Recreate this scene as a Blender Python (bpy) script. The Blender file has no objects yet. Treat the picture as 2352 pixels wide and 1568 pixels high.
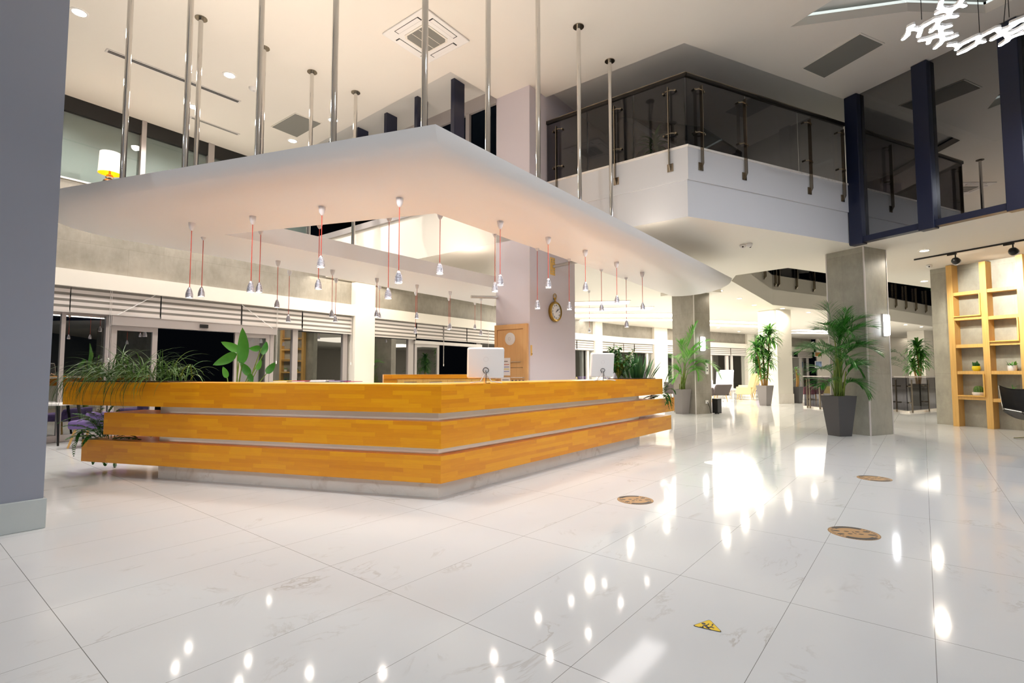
import bpy, math, random
from mathutils import Vector, Matrix
from mathutils.geometry import tessellate_polygon
PI=math.pi
R=random.Random(7)
SC=bpy.context.scene; COL=SC.collection
# ---------------------------------------------------------------- measuring helpers (survey of the lobby, metres)
CAMZ=1.235; FPX=1180.0; PIT=.0594
CP,SP=math.cos(PIT),math.sin(PIT)
def ray(px,py):
    a=(px-1176)/FPX; b=(784-py)/FPX
    return Vector((a,CP-b*SP,SP+b*CP))
def at(px,py,z):
    d=ray(px,py); t=(z-CAMZ)/d.z
    return Vector((d.x*t,d.y*t,z))
def onw(px,py,P,D):
    d=ray(px,py); det=-d.x*D[1]+D[0]*d.y
    t=(-P[0]*D[1]+D[0]*P[1])/det; u=(d.x*P[1]-d.y*P[0])/det
    return u,CAMZ+t*d.z
def zat(py,Y):
    b=(784-py)/FPX
    return CAMZ+Y*(SP+b*CP)/(CP-b*SP)
def V(*a): return Vector(a)
E1=Vector((.612,.791,0)).normalized()      # main building grid
N1=Vector((E1.y,-E1.x,0))                  # square to it, towards the entrance side
E2=Vector((-.963,.270,0)).normalized()     # left wing of the desk
UP=Vector((0,0,1))
# ---------------------------------------------------------------- materials
MATS={}
def srgb(h):
    if isinstance(h,str):
        c=[int(h[i:i+2],16)/255 for i in (0,2,4)]
    else: c=[x/255 for x in h]
    return tuple((x/12.92 if x<=.04045 else ((x+.055)/1.055)**2.4) for x in c)+(1,)
def newmat(name):
    m=bpy.data.materials.new(name); m.use_nodes=True
    nt=m.node_tree; b=nt.nodes['Principled BSDF']
    MATS[name]=m
    return m,nt,b
def plain(name,col,rough=.5,metal=0,spec=.5,bump=0,var=0,vs=6,emit=None,es=0,coat=0,sub=0):
    m,nt,b=newmat(name)
    c=srgb(col); b.inputs['Base Color'].default_value=c
    b.inputs['Roughness'].default_value=rough; b.inputs['Metallic'].default_value=metal
    b.inputs['Specular IOR Level'].default_value=spec
    if coat: b.inputs['Coat Weight'].default_value=coat; b.inputs['Coat Roughness'].default_value=.08
    if emit: b.inputs['Emission Color'].default_value=srgb(emit); b.inputs['Emission Strength'].default_value=es
    if var or bump:
        tc=nt.nodes.new('ShaderNodeTexCoord'); n=nt.nodes.new('ShaderNodeTexNoise')
        n.inputs['Scale'].default_value=vs; n.inputs['Detail'].default_value=5
        nt.links.new(tc.outputs['Object'],n.inputs['Vector'])
        if var:
            r=nt.nodes.new('ShaderNodeValToRGB'); e=r.color_ramp.elements
            e[0].position=.3; e[1].position=.7
            e[0].color=tuple(x*(1-var) for x in c[:3])+(1,); e[1].color=tuple(min(1,x*(1+var)) for x in c[:3])+(1,)
            nt.links.new(n.outputs['Fac'],r.inputs['Fac']); nt.links.new(r.outputs['Color'],b.inputs['Base Color'])
        if bump:
            bp=nt.nodes.new('ShaderNodeBump'); bp.inputs['Strength'].default_value=bump; bp.inputs['Distance'].default_value=.01
            nt.links.new(n.outputs['Fac'],bp.inputs['Height']); nt.links.new(bp.outputs['Normal'],b.inputs['Normal'])
    return m
def M2(nt,op,a,b=None,c=None):
    n=nt.nodes.new('ShaderNodeMath'); n.operation=op
    for i,x in enumerate((a,b,c)):
        if x is None: continue
        if isinstance(x,(int,float)): n.inputs[i].default_value=x
        else: nt.links.new(x,n.inputs[i])
    return n.outputs[0]
def glass(name,tint,ior=1.5,facmul=1.0,rough=0.0):
    m,nt,b=newmat(name); nt.nodes.remove(b)
    out=nt.nodes['Material Output']
    tr=nt.nodes.new('ShaderNodeBsdfTransparent'); tr.inputs['Color'].default_value=tint+(1,)
    gl=nt.nodes.new('ShaderNodeBsdfGlossy'); gl.inputs['Roughness'].default_value=rough
    fr=nt.nodes.new('ShaderNodeFresnel'); fr.inputs['IOR'].default_value=ior
    k=M2(nt,'MULTIPLY',fr.outputs[0],facmul); k=M2(nt,'MINIMUM',k,1.0); ge=nt.nodes.new('ShaderNodeNewGeometry'); k=M2(nt,'MULTIPLY',k,M2(nt,'SUBTRACT',1.0,ge.outputs['Backfacing']))
    mx=nt.nodes.new('ShaderNodeMixShader')
    nt.links.new(k,mx.inputs[0]); nt.links.new(tr.outputs[0],mx.inputs[1]); nt.links.new(gl.outputs[0],mx.inputs[2])
    nt.links.new(mx.outputs[0],out.inputs['Surface'])
    return m
def emis(name,col,st):
    m,nt,b=newmat(name)
    b.inputs['Base Color'].default_value=(.8,.8,.8,1)
    b.inputs['Emission Color'].default_value=srgb(col); b.inputs['Emission Strength'].default_value=st
    return m
def wood_strip(name,lo,mid,hi,row=.042,blk=.42,grain=.5,rough=.32,coat=.25):
    m,nt,b=newmat(name)
    uv=nt.nodes.new('ShaderNodeUVMap'); sx=nt.nodes.new('ShaderNodeSeparateXYZ'); nt.links.new(uv.outputs[0],sx.inputs[0])
    u,v=sx.outputs[0],sx.outputs[1]
    rv=M2(nt,'DIVIDE',v,row); ri=M2(nt,'FLOOR',rv)
    w1=nt.nodes.new('ShaderNodeTexWhiteNoise'); w1.noise_dimensions='1D'; nt.links.new(ri,w1.inputs['W'])
    uu=M2(nt,'DIVIDE',u,blk); uu=M2(nt,'ADD',uu,M2(nt,'MULTIPLY',w1.outputs['Value'],7.3)); bi=M2(nt,'FLOOR',uu)
    cb=nt.nodes.new('ShaderNodeCombineXYZ'); nt.links.new(bi,cb.inputs[0]); nt.links.new(ri,cb.inputs[1])
    w2=nt.nodes.new('ShaderNodeTexWhiteNoise'); w2.noise_dimensions='2D'; nt.links.new(cb.outputs[0],w2.inputs['Vector'])
    g=nt.nodes.new('ShaderNodeTexNoise'); g.noise_dimensions='3D'
    cg=nt.nodes.new('ShaderNodeCombineXYZ')
    nt.links.new(M2(nt,'MULTIPLY',u,5),cg.inputs[0]); nt.links.new(M2(nt,'MULTIPLY',v,110),cg.inputs[1]); nt.links.new(M2(nt,'MULTIPLY',w2.outputs['Value'],40),cg.inputs[2])
    nt.links.new(cg.outputs[0],g.inputs['Vector']); g.inputs['Scale'].default_value=1; g.inputs['Detail'].default_value=4; g.inputs['Distortion'].default_value=.6
    f=M2(nt,'ADD',M2(nt,'MULTIPLY',w2.outputs['Value'],1-grain),M2(nt,'MULTIPLY',g.outputs['Fac'],grain))
    r=nt.nodes.new('ShaderNodeValToRGB'); e=r.color_ramp.elements
    e[0].position=.12; e[0].color=srgb(lo); e[1].position=.85; e[1].color=srgb(hi)
    x=e.new(.5); x.color=srgb(mid)
    nt.links.new(f,r.inputs['Fac'])
    # fine joints between strips
    fr=M2(nt,'FRACT',rv); fu=M2(nt,'FRACT',uu)
    j=M2(nt,'MAXIMUM',M2(nt,'LESS_THAN',fr,.03),M2(nt,'LESS_THAN',fu,.006))
    mx=nt.nodes.new('ShaderNodeMix'); mx.data_type='RGBA'
    nt.links.new(M2(nt,'MULTIPLY',j,.35),mx.inputs[0]); nt.links.new(r.outputs[0],mx.inputs[6]); mx.inputs[7].default_value=srgb(lo)
    nt.links.new(mx.outputs[2],b.inputs['Base Color'])
    b.inputs['Roughness'].default_value=rough; b.inputs['Coat Weight'].default_value=coat; b.inputs['Coat Roughness'].default_value=.15
    return m
def veneer(name,lo,hi,su=2.0,sv=60,rough=.42,vert=True):
    m,nt,b=newmat(name)
    uv=nt.nodes.new('ShaderNodeUVMap'); mp=nt.nodes.new('ShaderNodeMapping')
    mp.inputs['Scale'].default_value=(sv,su,1) if vert else (su,sv,1)
    n=nt.nodes.new('ShaderNodeTexNoise'); n.inputs['Scale'].default_value=1; n.inputs['Detail'].default_value=4; n.inputs['Distortion'].default_value=.4
    r=nt.nodes.new('ShaderNodeValToRGB'); e=r.color_ramp.elements
    e[0].position=.3; e[0].color=srgb(lo); e[1].position=.7; e[1].color=srgb(hi)
    nt.links.new(uv.outputs[0],mp.inputs[0]); nt.links.new(mp.outputs[0],n.inputs['Vector']); nt.links.new(n.outputs['Fac'],r.inputs[0]); nt.links.new(r.outputs[0],b.inputs['Base Color'])
    b.inputs['Roughness'].default_value=rough
    return m
def concrete(name,lo,hi,tw=1.2,th=.6,rough=.45):
    m,nt,b=newmat(name)
    uv=nt.nodes.new('ShaderNodeUVMap')
    def noise(sx,sy,det):
        mp=nt.nodes.new('ShaderNodeMapping'); mp.inputs['Scale'].default_value=(sx,sy,1)
        n=nt.nodes.new('ShaderNodeTexNoise'); n.inputs['Scale'].default_value=1; n.inputs['Detail'].default_value=det; n.inputs['Roughness'].default_value=.65
        nt.links.new(uv.outputs[0],mp.inputs[0]); nt.links.new(mp.outputs[0],n.inputs['Vector']); return n.outputs['Fac']
    br=nt.nodes.new('ShaderNodeTexBrick'); br.offset=.5
    br.inputs['Scale'].default_value=1; br.inputs['Brick Width'].default_value=tw; br.inputs['Row Height'].default_value=th
    br.inputs['Mortar Size'].default_value=.004; br.inputs['Bias'].default_value=0
    br.inputs['Color1'].default_value=(.35,.35,.35,1); br.inputs['Color2'].default_value=(.65,.65,.65,1); br.inputs['Mortar'].default_value=(.12,.12,.12,1)
    nt.links.new(uv.outputs[0],br.inputs['Vector'])
    s=nt.nodes.new('ShaderNodeSeparateColor'); nt.links.new(br.outputs['Color'],s.inputs[0])
    f=M2(nt,'ADD',M2(nt,'MULTIPLY',noise(2.4,1.7,8),.55),M2(nt,'MULTIPLY',noise(11,4,5),.25))
    f=M2(nt,'ADD',f,M2(nt,'MULTIPLY',s.outputs[0],.3))
    r=nt.nodes.new('ShaderNodeValToRGB'); e=r.color_ramp.elements
    e[0].position=.36; e[0].color=srgb(lo); e[1].position=.64; e[1].color=srgb(hi)
    nt.links.new(f,r.inputs[0]); nt.links.new(r.outputs[0],b.inputs['Base Color'])
    b.inputs['Roughness'].default_value=rough
    return m
def marble(name,base,vein,tiles=False,rough=.12,vs=1.1):
    m,nt,b=newmat(name)
    if tiles:
        g=nt.nodes.new('ShaderNodeNewGeometry')
        sp=nt.nodes.new('ShaderNodeSeparateXYZ'); nt.links.new(g.outputs['Position'],sp.inputs[0])
        qx,qy=math.cos(.897),math.sin(.897)
        ox,oy=-3.343,3.508
        u=M2(nt,'ADD',M2(nt,'MULTIPLY',sp.outputs[0],qx),M2(nt,'MULTIPLY',sp.outputs[1],qy)); u=M2(nt,'SUBTRACT',u,ox*qx+oy*qy)
        v=M2(nt,'SUBTRACT',M2(nt,'MULTIPLY',sp.outputs[0],qy),M2(nt,'MULTIPLY',sp.outputs[1],qx)); v=M2(nt,'SUBTRACT',v,ox*qy-oy*qx)
        ud=M2(nt,'DIVIDE',u,1.245); vd=M2(nt,'DIVIDE',v,.6)
        ui=M2(nt,'FLOOR',ud); vi=M2(nt,'FLOOR',vd)
        cb=nt.nodes.new('ShaderNodeCombineXYZ'); nt.links.new(ui,cb.inputs[0]); nt.links.new(vi,cb.inputs[1])
        wn=nt.nodes.new('ShaderNodeTexWhiteNoise'); wn.noise_dimensions='2D'; nt.links.new(cb.outputs[0],wn.inputs['Vector'])
        cv=nt.nodes.new('ShaderNodeCombineXYZ'); nt.links.new(u,cv.inputs[0]); nt.links.new(M2(nt,'MULTIPLY',v,1.8),cv.inputs[1]); nt.links.new(M2(nt,'MULTIPLY',wn.outputs['Value'],30),cv.inputs[2])
        vec=cv.outputs[0]
    else:
        uv=nt.nodes.new('ShaderNodeUVMap'); vec=uv.outputs[0]
    n=nt.nodes.new('ShaderNodeTexNoise'); n.inputs['Scale'].default_value=vs; n.inputs['Detail'].default_value=8; n.inputs['Roughness'].default_value=.6; n.inputs['Distortion'].default_value=1.4
    nt.links.new(vec,n.inputs['Vector'])
    n2=nt.nodes.new('ShaderNodeTexNoise'); n2.inputs['Scale'].default_value=vs*1.7; n2.inputs['Detail'].default_value=3; nt.links.new(vec,n2.inputs['Vector'])
    a=M2(nt,'ABSOLUTE',M2(nt,'SUBTRACT',n.outputs['Fac'],.5))
    line=M2(nt,'SUBTRACT',1.0,M2(nt,'MULTIPLY',a,60 if tiles else 26)); line=M2(nt,'MAXIMUM',line,0)
    gate=nt.nodes.new('ShaderNodeMapRange'); gate.inputs[1].default_value=.56 if tiles else .5; gate.inputs[2].default_value=.75
    nt.links.new(n2.outputs['Fac'],gate.inputs[0])
    veinf=M2(nt,'MULTIPLY',line,gate.outputs[0])
    cl=M2(nt,'MULTIPLY',M2(nt,'SUBTRACT',n.outputs['Fac'],.38),.10 if tiles else .5); cl=M2(nt,'MAXIMUM',cl,0)
    f=M2(nt,'MINIMUM',M2(nt,'ADD',veinf,cl),1.0)
    mx=nt.nodes.new('ShaderNodeMix'); mx.data_type='RGBA'
    nt.links.new(M2(nt,'MULTIPLY',f,.55),mx.inputs[0]); mx.inputs[6].default_value=srgb(base); mx.inputs[7].default_value=srgb(vein)
    col=mx.outputs[2]
    if tiles:
        def edge(d,w):
            fr=M2(nt,'FRACT',d); fr=M2(nt,'ABSOLUTE',M2(nt,'SUBTRACT',fr,.5)); return M2(nt,'GREATER_THAN',fr,.5-w)
        gl=M2(nt,'MAXIMUM',edge(ud,.0016/1.245),edge(vd,.0012/.6))
        m2=nt.nodes.new('ShaderNodeMix'); m2.data_type='RGBA'
        nt.links.new(M2(nt,'MULTIPLY',gl,.85),m2.inputs[0]); nt.links.new(col,m2.inputs[6]); m2.inputs[7].default_value=srgb('5a5856')
        col=m2.outputs[2]
    nt.links.new(col,b.inputs['Base Color']); b.inputs['Roughness'].default_value=rough
    if tiles: b.inputs['Specular IOR Level'].default_value=.1
    return m
def leafmat(name,lo,hi,rough=.4):
    m,nt,b=newmat(name)
    g=nt.nodes.new('ShaderNodeNewGeometry')
    n=nt.nodes.new('ShaderNodeTexNoise'); n.inputs['Scale'].default_value=7; nt.links.new(g.outputs['Position'],n.inputs['Vector'])
    f=M2(nt,'ADD',M2(nt,'MULTIPLY',g.outputs['Random Per Island'],.6),M2(nt,'MULTIPLY',n.outputs['Fac'],.4))
    r=nt.nodes.new('ShaderNodeValToRGB'); e=r.color_ramp.elements
    e[0].position=.2; e[0].color=srgb(lo); e[1].position=.8; e[1].color=srgb(hi)
    nt.links.new(f,r.inputs[0]); nt.links.new(r.outputs[0],b.inputs['Base Color'])
    b.inputs['Roughness'].default_value=rough
    tl=nt.nodes.new('ShaderNodeBsdfTranslucent'); nt.links.new(r.outputs[0],tl.inputs['Color'])
    ms=nt.nodes.new('ShaderNodeMixShader'); ms.inputs[0].default_value=.25
    out=nt.nodes['Material Output']
    nt.links.new(b.outputs[0],ms.inputs[1]); nt.links.new(tl.outputs[0],ms.inputs[2]); nt.links.new(ms.outputs[0],out.inputs['Surface'])
    return m
def zebra(name):
    m,nt,b=newmat(name)
    uv=nt.nodes.new('ShaderNodeUVMap'); sx=nt.nodes.new('ShaderNodeSeparateXYZ'); nt.links.new(uv.outputs[0],sx.inputs[0])
    f=M2(nt,'FRACT',M2(nt,'DIVIDE',M2(nt,'SUBTRACT',sx.outputs[1],2.325),.109))
    s=M2(nt,'GREATER_THAN',f,.57)
    mx=nt.nodes.new('ShaderNodeMix'); mx.data_type='RGBA'; nt.links.new(s,mx.inputs[0])
    mx.inputs[6].default_value=srgb('e0d8d4'); mx.inputs[7].default_value=srgb('7f7a74')
    nt.links.new(mx.outputs[2],b.inputs['Base Color']); b.inputs['Roughness'].default_value=.8
    return m
# ---------------------------------------------------------------- mesh builder
class MB:
    def __init__(s): s.v=[]; s.f=[]
    def add(s,vs,fs):
        n=len(s.v); s.v+= [Vector(p) for p in vs]; s.f+=[tuple(i+n for i in f) for f in fs]; return s
    def quad(s,a,b,c,d): return s.add([a,b,c,d],[(0,1,2,3)])
    def poly(s,pts): return s.add(pts,[tuple(range(len(pts)))])
    def obox(s,o,a,b,c):
        o,a,b,c=map(Vector,(o,a,b,c))
        vs=[o,o+a,o+a+b,o+b,o+c,o+a+c,o+a+b+c,o+b+c]
        fs=[(0,3,2,1),(4,5,6,7),(0,1,5,4),(1,2,6,5),(2,3,7,6),(3,0,4,7)]
        if a.cross(b).dot(c)<0: fs=[f[::-1] for f in fs]
        return s.add(vs,fs)
    def box(s,c,d,ax=V(1,0,0)):
        ax=Vector(ax).normalized(); ay=UP.cross(ax); c=Vector(c)
        a,b,h=ax*d[0],ay*d[1],UP*d[2]
        return s.obox(c-a/2-b/2-h/2,a,b,h)
    def prism(s,poly,z0,z1,holes=(),caps=True):
        loops=[list(poly)]+[list(h) for h in holes]
        area=sum(a[0]*b[1]-b[0]*a[1] for a,b in zip(poly,poly[1:]+poly[:1]))
        if area<0: loops[0].reverse()
        for k in range(1,len(loops)):
            h=loops[k]; ar=sum(a[0]*b[1]-b[0]*a[1] for a,b in zip(h,h[1:]+h[:1]))
            if ar>0: h.reverse()
        for L in loops:
            n=len(L); vs=[V(p[0],p[1],z0) for p in L]+[V(p[0],p[1],z1) for p in L]
            s.add(vs,[(i,(i+1)%n,n+(i+1)%n,n+i) for i in range(n)])
        if caps:
            flat=[V(p[0],p[1],0) for L in loops for p in L]
            tr=tessellate_polygon([[V(p[0],p[1],0) for p in L] for L in loops])
            for z,up in ((z0,False),(z1,True)):
                fs=[]
                for t in tr:
                    a,b,c=(flat[i] for i in t); cr=(b-a).cross(c-a).z
                    if abs(cr)<1e-9: continue
                    fs.append(tuple(t) if (cr>0)==up else tuple(t)[::-1])
                s.add([V(p.x,p.y,z) for p in flat],fs)
        return s
    def tube(s,pts,r,n=8,caps=True):
        pts=[Vector(p) for p in pts]; rs=r if isinstance(r,(list,tuple)) else [r]*len(pts)
        base=len(s.v); prev=None
        for i,p in enumerate(pts):
            t=(pts[min(i+1,len(pts)-1)]-pts[max(i-1,0)]).normalized()
            if prev is None:
                ref=V(1,0,0) if abs(t.x)<.9 else V(0,1,0); x=t.cross(ref).normalized()
            else: x=(prev-t*prev.dot(t)).normalized()
            prev=x; y=t.cross(x)
            for k in range(n):
                a=2*PI*k/n; s.v.append(p+(x*math.cos(a)+y*math.sin(a))*rs[i])
        for i in range(len(pts)-1):
            for k in range(n):
                a=base+i*n+k; b=base+i*n+(k+1)%n; s.f.append((a,b,b+n,a+n))
        if caps:
            s.f.append(tuple(base+k for k in range(n))[::-1]); e=base+(len(pts)-1)*n; s.f.append(tuple(e+k for k in range(n)))
        return s
    def lathe(s,prof,c=V(0,0,0),n=20,M=None):
        base=len(s.v); c=Vector(c)
        for r,z in prof:
            for k in range(n):
                a=2*PI*k/n; p=V(r*math.cos(a),r*math.sin(a),z)
                s.v.append((M@p if M else p)+c)
        for i in range(len(prof)-1):
            for k in range(n):
                a=base+i*n+k; b=base+i*n+(k+1)%n; s.f.append((a,b,b+n,a+n))
        return s
    def strap(s,p,az,el,L,w,droop,seg=6,tip=.1,tw=0,fold=0,mid=.35):
        """arching leaf blade: starts at p, azimuth az, elevation el, bends down by droop (rad) over its length"""
        p=Vector(p); d=Vector((math.cos(az),math.sin(az),0)); side=Vector((-math.sin(az),math.cos(az),0))
        base=len(s.v); nn=3 if fold else 2
        for i in range(seg+1):
            t=i/seg; e=el-droop*t
            wd=w*(min(1,.35+t/mid*.65) if t<mid else 1-(1-tip)*((t-mid)/(1-mid))**1.6)
            sv=(side*math.cos(tw)+UP*math.sin(tw))*wd/2
            nrm=V(-math.sin(e)*d.x,-math.sin(e)*d.y,math.cos(e))
            if fold: s.v+=[p-sv+nrm*fold*wd,p.copy(),p+sv+nrm*fold*wd]
            else: s.v+=[p-sv,p+sv]
            if i<seg: p=p+(d*math.cos(e)+UP*math.sin(e))*(L/seg)
        for i in range(seg):
            for k in range(nn-1):
                a=base+i*nn+k; s.f.append((a,a+1,a+nn+1,a+nn))
        return p
    def frond(s,p,az,el,L,droop,lw=.02,ll=.3,n=22,seg=8,start=.25,ang=.9,ldroop=.5,vee=.25):
        """pinnate frond: curved midrib with paired leaflets"""
        pts=[Vector(p)]; d=Vector((math.cos(az),math.sin(az),0)); es=[el]
        for i in range(seg):
            e=el-droop*((i+1)/seg)**1.3; es.append(e)
            pts.append(pts[-1]+(d*math.cos(e)+UP*math.sin(e))*(L/seg))
        s.tube(pts,[.006*(1-.8*i/seg)*max(.5,L) for i in range(seg+1)],4)
        for k in range(n):
            t=start+(1-start)*(k+.5)/n; q=t*seg; i=min(int(q),seg-1); P=pts[i].lerp(pts[i+1],q-i); e=es[i]
            l=ll*(math.sin(PI*min(1,.18+.82*(t-start)/(1-start)))**.6+.12)
            for sg in (-1,1):
                a=az+sg*(ang*(1.15-.55*t))+R.uniform(-.08,.08)
                s.strap(P,a,e*.6+vee+R.uniform(-.12,.12),l,lw,ldroop+R.uniform(-.1,.2),3,.12)
        return pts
    def spine(s,P0,P1,P2,ll=.3,lw=.016,n=30,start=.15,ang=.75,vee=.25,droop=.6,r=.007,seg=10,tipk=.25):
        """feathery frond along a curved midrib through three points"""
        P0,P1,P2=Vector(P0),Vector(P1),Vector(P2)
        B=lambda t:P0*(1-t)**2+P1*2*t*(1-t)+P2*t*t
        s.tube([B(i/seg) for i in range(seg+1)],[r*(1-.8*i/seg) for i in range(seg+1)],5)
        for k in range(n):
            t=start+(1-start)*(k+.6)/n; p=B(t); tg=((P1-P0)*(1-t)+(P2-P1)*t).normalized()
            sd=tg.cross(UP)
            if sd.length<.05: sd=V(1,0,0)
            sd.normalize(); nu=sd.cross(tg)
            q=(t-start)/(1-start); l=ll*(min(1,.45+q*2.2) if q<.3 else 1-(1-tipk)*((q-.3)/.7)**1.8)*R.uniform(.88,1.1)
            a=ang*(1.2-.65*q)
            for sg in (-1,1):
                d=tg*math.cos(a)+sd*(sg*math.sin(a))+nu*(vee+R.uniform(-.1,.1)); d.normalize()
                s.strap(p,math.atan2(d.y,d.x),math.asin(max(-1,min(1,d.z))),l,lw,droop+R.uniform(-.2,.3),4,.08,R.uniform(-.4,.4))
    def build(s,name,mat,parent=None,smooth=False,U=None,base=None,world=True,bev=0):
        me=bpy.data.meshes.new(name)
        off=Vector((0,0,0))
        if parent is not None and world: off=wloc(parent)
        if base is not None: off=off+Vector(base)-(wloc(parent) if parent is not None and world else Vector((0,0,0)))
        me.from_pydata([p-off for p in s.v],[],s.f)
        me.validate(); me.update()
        uvl=me.uv_layers.new(name='UVMap').data
        Ud=Vector(U).normalized() if U else V(1,0,0); Vd=UP.cross(Ud)
        for p in me.polygons:
            n=p.normal
            if abs(n.z)>.7:
                for li in p.loop_indices:
                    co=me.vertices[me.loops[li].vertex_index].co+off; uvl[li].uv=(co.dot(Ud),co.dot(Vd))
            else:
                t=UP.cross(n).normalized()
                for li in p.loop_indices:
                    co=me.vertices[me.loops[li].vertex_index].co+off; uvl[li].uv=(co.dot(t),co.z)
        if mat: me.materials.append(MATS[mat] if isinstance(mat,str) else mat)
        if smooth:
            me.polygons.foreach_set('use_smooth',[True]*len(me.polygons)); me.set_sharp_from_angle(angle=.75)
        o=bpy.data.objects.new(name,me); COL.objects.link(o)
        if parent is not None:
            o.parent=parent
            if base is not None: o.location=Vector(base)-(wloc(parent) if world else Vector((0,0,0)))
        elif base is not None: o.location=base
        if smooth=='auto':
            bev=bev or 0
        if bev:
            md=o.modifiers.new('edge','BEVEL'); md.width=bev; md.segments=2; md.limit_method='ANGLE'; md.angle_limit=.6
        return o
WL={}
def wloc(o):
    p=Vector((0,0,0))
    while o is not None: p=p+o.location; o=o.parent
    return p
def tag(o,label,cat,group=None,kind=None):
    o['label']=label; o['category']=cat
    if group: o['group']=group
    if kind: o['kind']=kind
    return o
def thing(name,loc,label,cat,group=None,kind=None,rz=0):
    o=bpy.data.objects.new(name,None); COL.objects.link(o); o.location=loc; o.rotation_euler=(0,0,rz); o.empty_display_size=.1
    return tag(o,label,cat,group,kind)
def dup(o,parent=None):
    c=o.copy(); COL.objects.link(c)
    if parent is not None: c.parent=parent
    for ch in list(o.children): dup(ch,c)
    return c
def struct(o,label,cat): return tag(o,label,cat,None,'structure')
def line_x(P,D,Q,E):
    det=D[0]*(-E[1])+E[0]*D[1]; t=((Q[0]-P[0])*(-E[1])+E[0]*(Q[1]-P[1]))/det
    return V(P[0]+D[0]*t,P[1]+D[1]*t,0)
def text_mb(mb,s,size,O,ax,ay,depth=.002):
    cu=bpy.data.curves.new('t','FONT'); cu.body=s; cu.size=size; cu.align_x='CENTER'; cu.align_y='CENTER'; cu.extrude=depth
    ob=bpy.data.objects.new('t',cu); COL.objects.link(ob)
    dg=bpy.context.evaluated_depsgraph_get(); me=bpy.data.meshes.new_from_object(ob.evaluated_get(dg))
    az=ax.cross(ay)
    mb.add([O+ax*v.co.x+ay*v.co.y+az*v.co.z for v in me.vertices],[tuple(p.vertices) for p in me.polygons])
    bpy.data.objects.remove(ob); bpy.data.curves.remove(cu); bpy.data.meshes.remove(me)
# ---------------------------------------------------------------- material set
plain('paint_warm','e9e2d8',.55); plain('paint_white','ece6db',.5); plain('paint_lilac','d3cacf',.5)
plain('slate_tone','8d919d',.42); plain('paint_dim','cfccc7',.6); plain('canopy_paint','f3eeea',.4)  # gallery and recess paint greyed, their dimness put into the colour
marble('floor_marble','d3d5d6','8b7f6d',True,.075,1.0)
marble('plinth_marble','f2ebe2','9a7a55',False,.2,1.6)
marble('pillar_base_marble','b9c0bf','7b8582',False,.25,1.5)
concrete('concrete_tile','7b766c','9d968b'); concrete('concrete_grey','868479','a8a598',1.2,1.2)
wood_strip('desk_wood','de8804','ed9b06','f8ae0c')
wood_strip('desk_wood_dark','b06808','d0860c','e29c14')
veneer('oak','d0a258','dfb46c'); veneer('oak_pale','d3a26a','dfb27a'); veneer('oak_light','dfae55','ecc06c')
plain('steel','c9c6c2',.28,1); plain('chrome','d8d6d2',.07,1); plain('alu','b5aeac',.4,.3); plain('gap_panel','e2ebe4',.28,.5); plain('alu_white','d6d0cc',.4)
plain('rail_dark','2a2623',.3,.6); plain('rail_steel','8f8576',.22,1); plain('blue_black','151c36',.32,0,.5); plain('black','0b0b0c',.4); plain('black_soft','17171a',.55)
plain('white_plastic','ece9e6',.35); plain('grey_dark','3d3d40',.5); plain('pot_grey','4a4849',.42); plain('pot_light','86807f',.42)
plain('soil','3a2b1e',.9,0,.3,.6,.4,30)
plain('cord_red','b8341c',.6); plain('cap_white','dbd8da',.4); plain('lamp_alu','c9c6cc',.3,.75); plain('vent_grey','7c7a74',.7); plain('vent_dark','55534f',.75)
plain('brass','a7853d',.3,1); plain('paper','f3f1f0',.6); plain('ink','2b2b30',.6)
glass('window_glass',(.7,.75,.75),3.1,1.5); glass('rail_glass',(.5,.5,.53),1.6,1.0); glass('clear_glass',(.62,.62,.63),1.5,1.0)
plain('reflection_grey','7d8884',.5); glass('clear_pane',(.9,.92,.92),1.6,1.0)
glass('mirror_glass',(.03,.03,.035),3.3,1.05)
glass('clere_glass',(.12,.15,.2),1.9,1.0)
emis('lamp_warm','fff1de',40); emis('lamp_cool','eef3ff',55); emis('tube_cool','f6faff',9); emis('panel_glow','fffaf0',4); emis('sconce_glow','f4f8ff',9); emis('led_strip','ecfaf6',.55)
emis('exit_glow','ffd98a',6); emis('pendant_led','fff4e6',60)
leafmat('leaf_palm','1f5a20','4f9a3c'); leafmat('leaf_fern','1a4a1c','3f7f2c'); leafmat('leaf_grass','21461a','557a33')
leafmat('leaf_paddle','24601c','559635'); leafmat('leaf_ficus','12401a','2f6a2c'); leafmat('leaf_dracaena','2c6a2c','70aa4a'); leafmat('leaf_snake','16401f','4b7a48')
leafmat('leaf_light','4a9a35','8cc95c'); leafmat('stem_green','5a7a2a','93a544'); leafmat('cane','a8824a','d0a25a')
zebra('zebra_fabric')
# ---------------------------------------------------------------- main levels and plan
HC=6.6; HL=3.72; HF=4.85; HU=6.78
G=at(1580,497,HL); GP=at(1957,560,HL); G.z=GP.z=0
E3=(GP-G).normalized(); E4=V(E3.y,-E3.x,0)
CC=at(1216,195,HC); CC.z=0
RC=CC-N1*.8; RA=at(720,335,HC); RB=at(1035,165,HC); RA.z=RB.z=0
GE=G+V(0,0,0)
X1=line_x(G,N1,CC,E1)
class Seg:
    def __init__(s,P,Q): s.P=V(P[0],P[1],0); s.Q=V(Q[0],Q[1],0); s.D=(s.Q-s.P).normalized(); s.L=(s.Q-s.P).length; s.N=V(s.D.y,-s.D.x,0)
    def p(s,u,z,d=0): q=s.P+s.D*u+s.N*d; return V(q.x,q.y,z)
    def u(s,px,py=800): return onw(px,py,s.P,s.D)[0]
    def box(s,mb,u0,u1,z0,z1,d0,d1): return mb.obox(s.p(u0,z0,d0),s.D*(u1-u0),s.N*(d1-d0),UP*(z1-z0))
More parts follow.
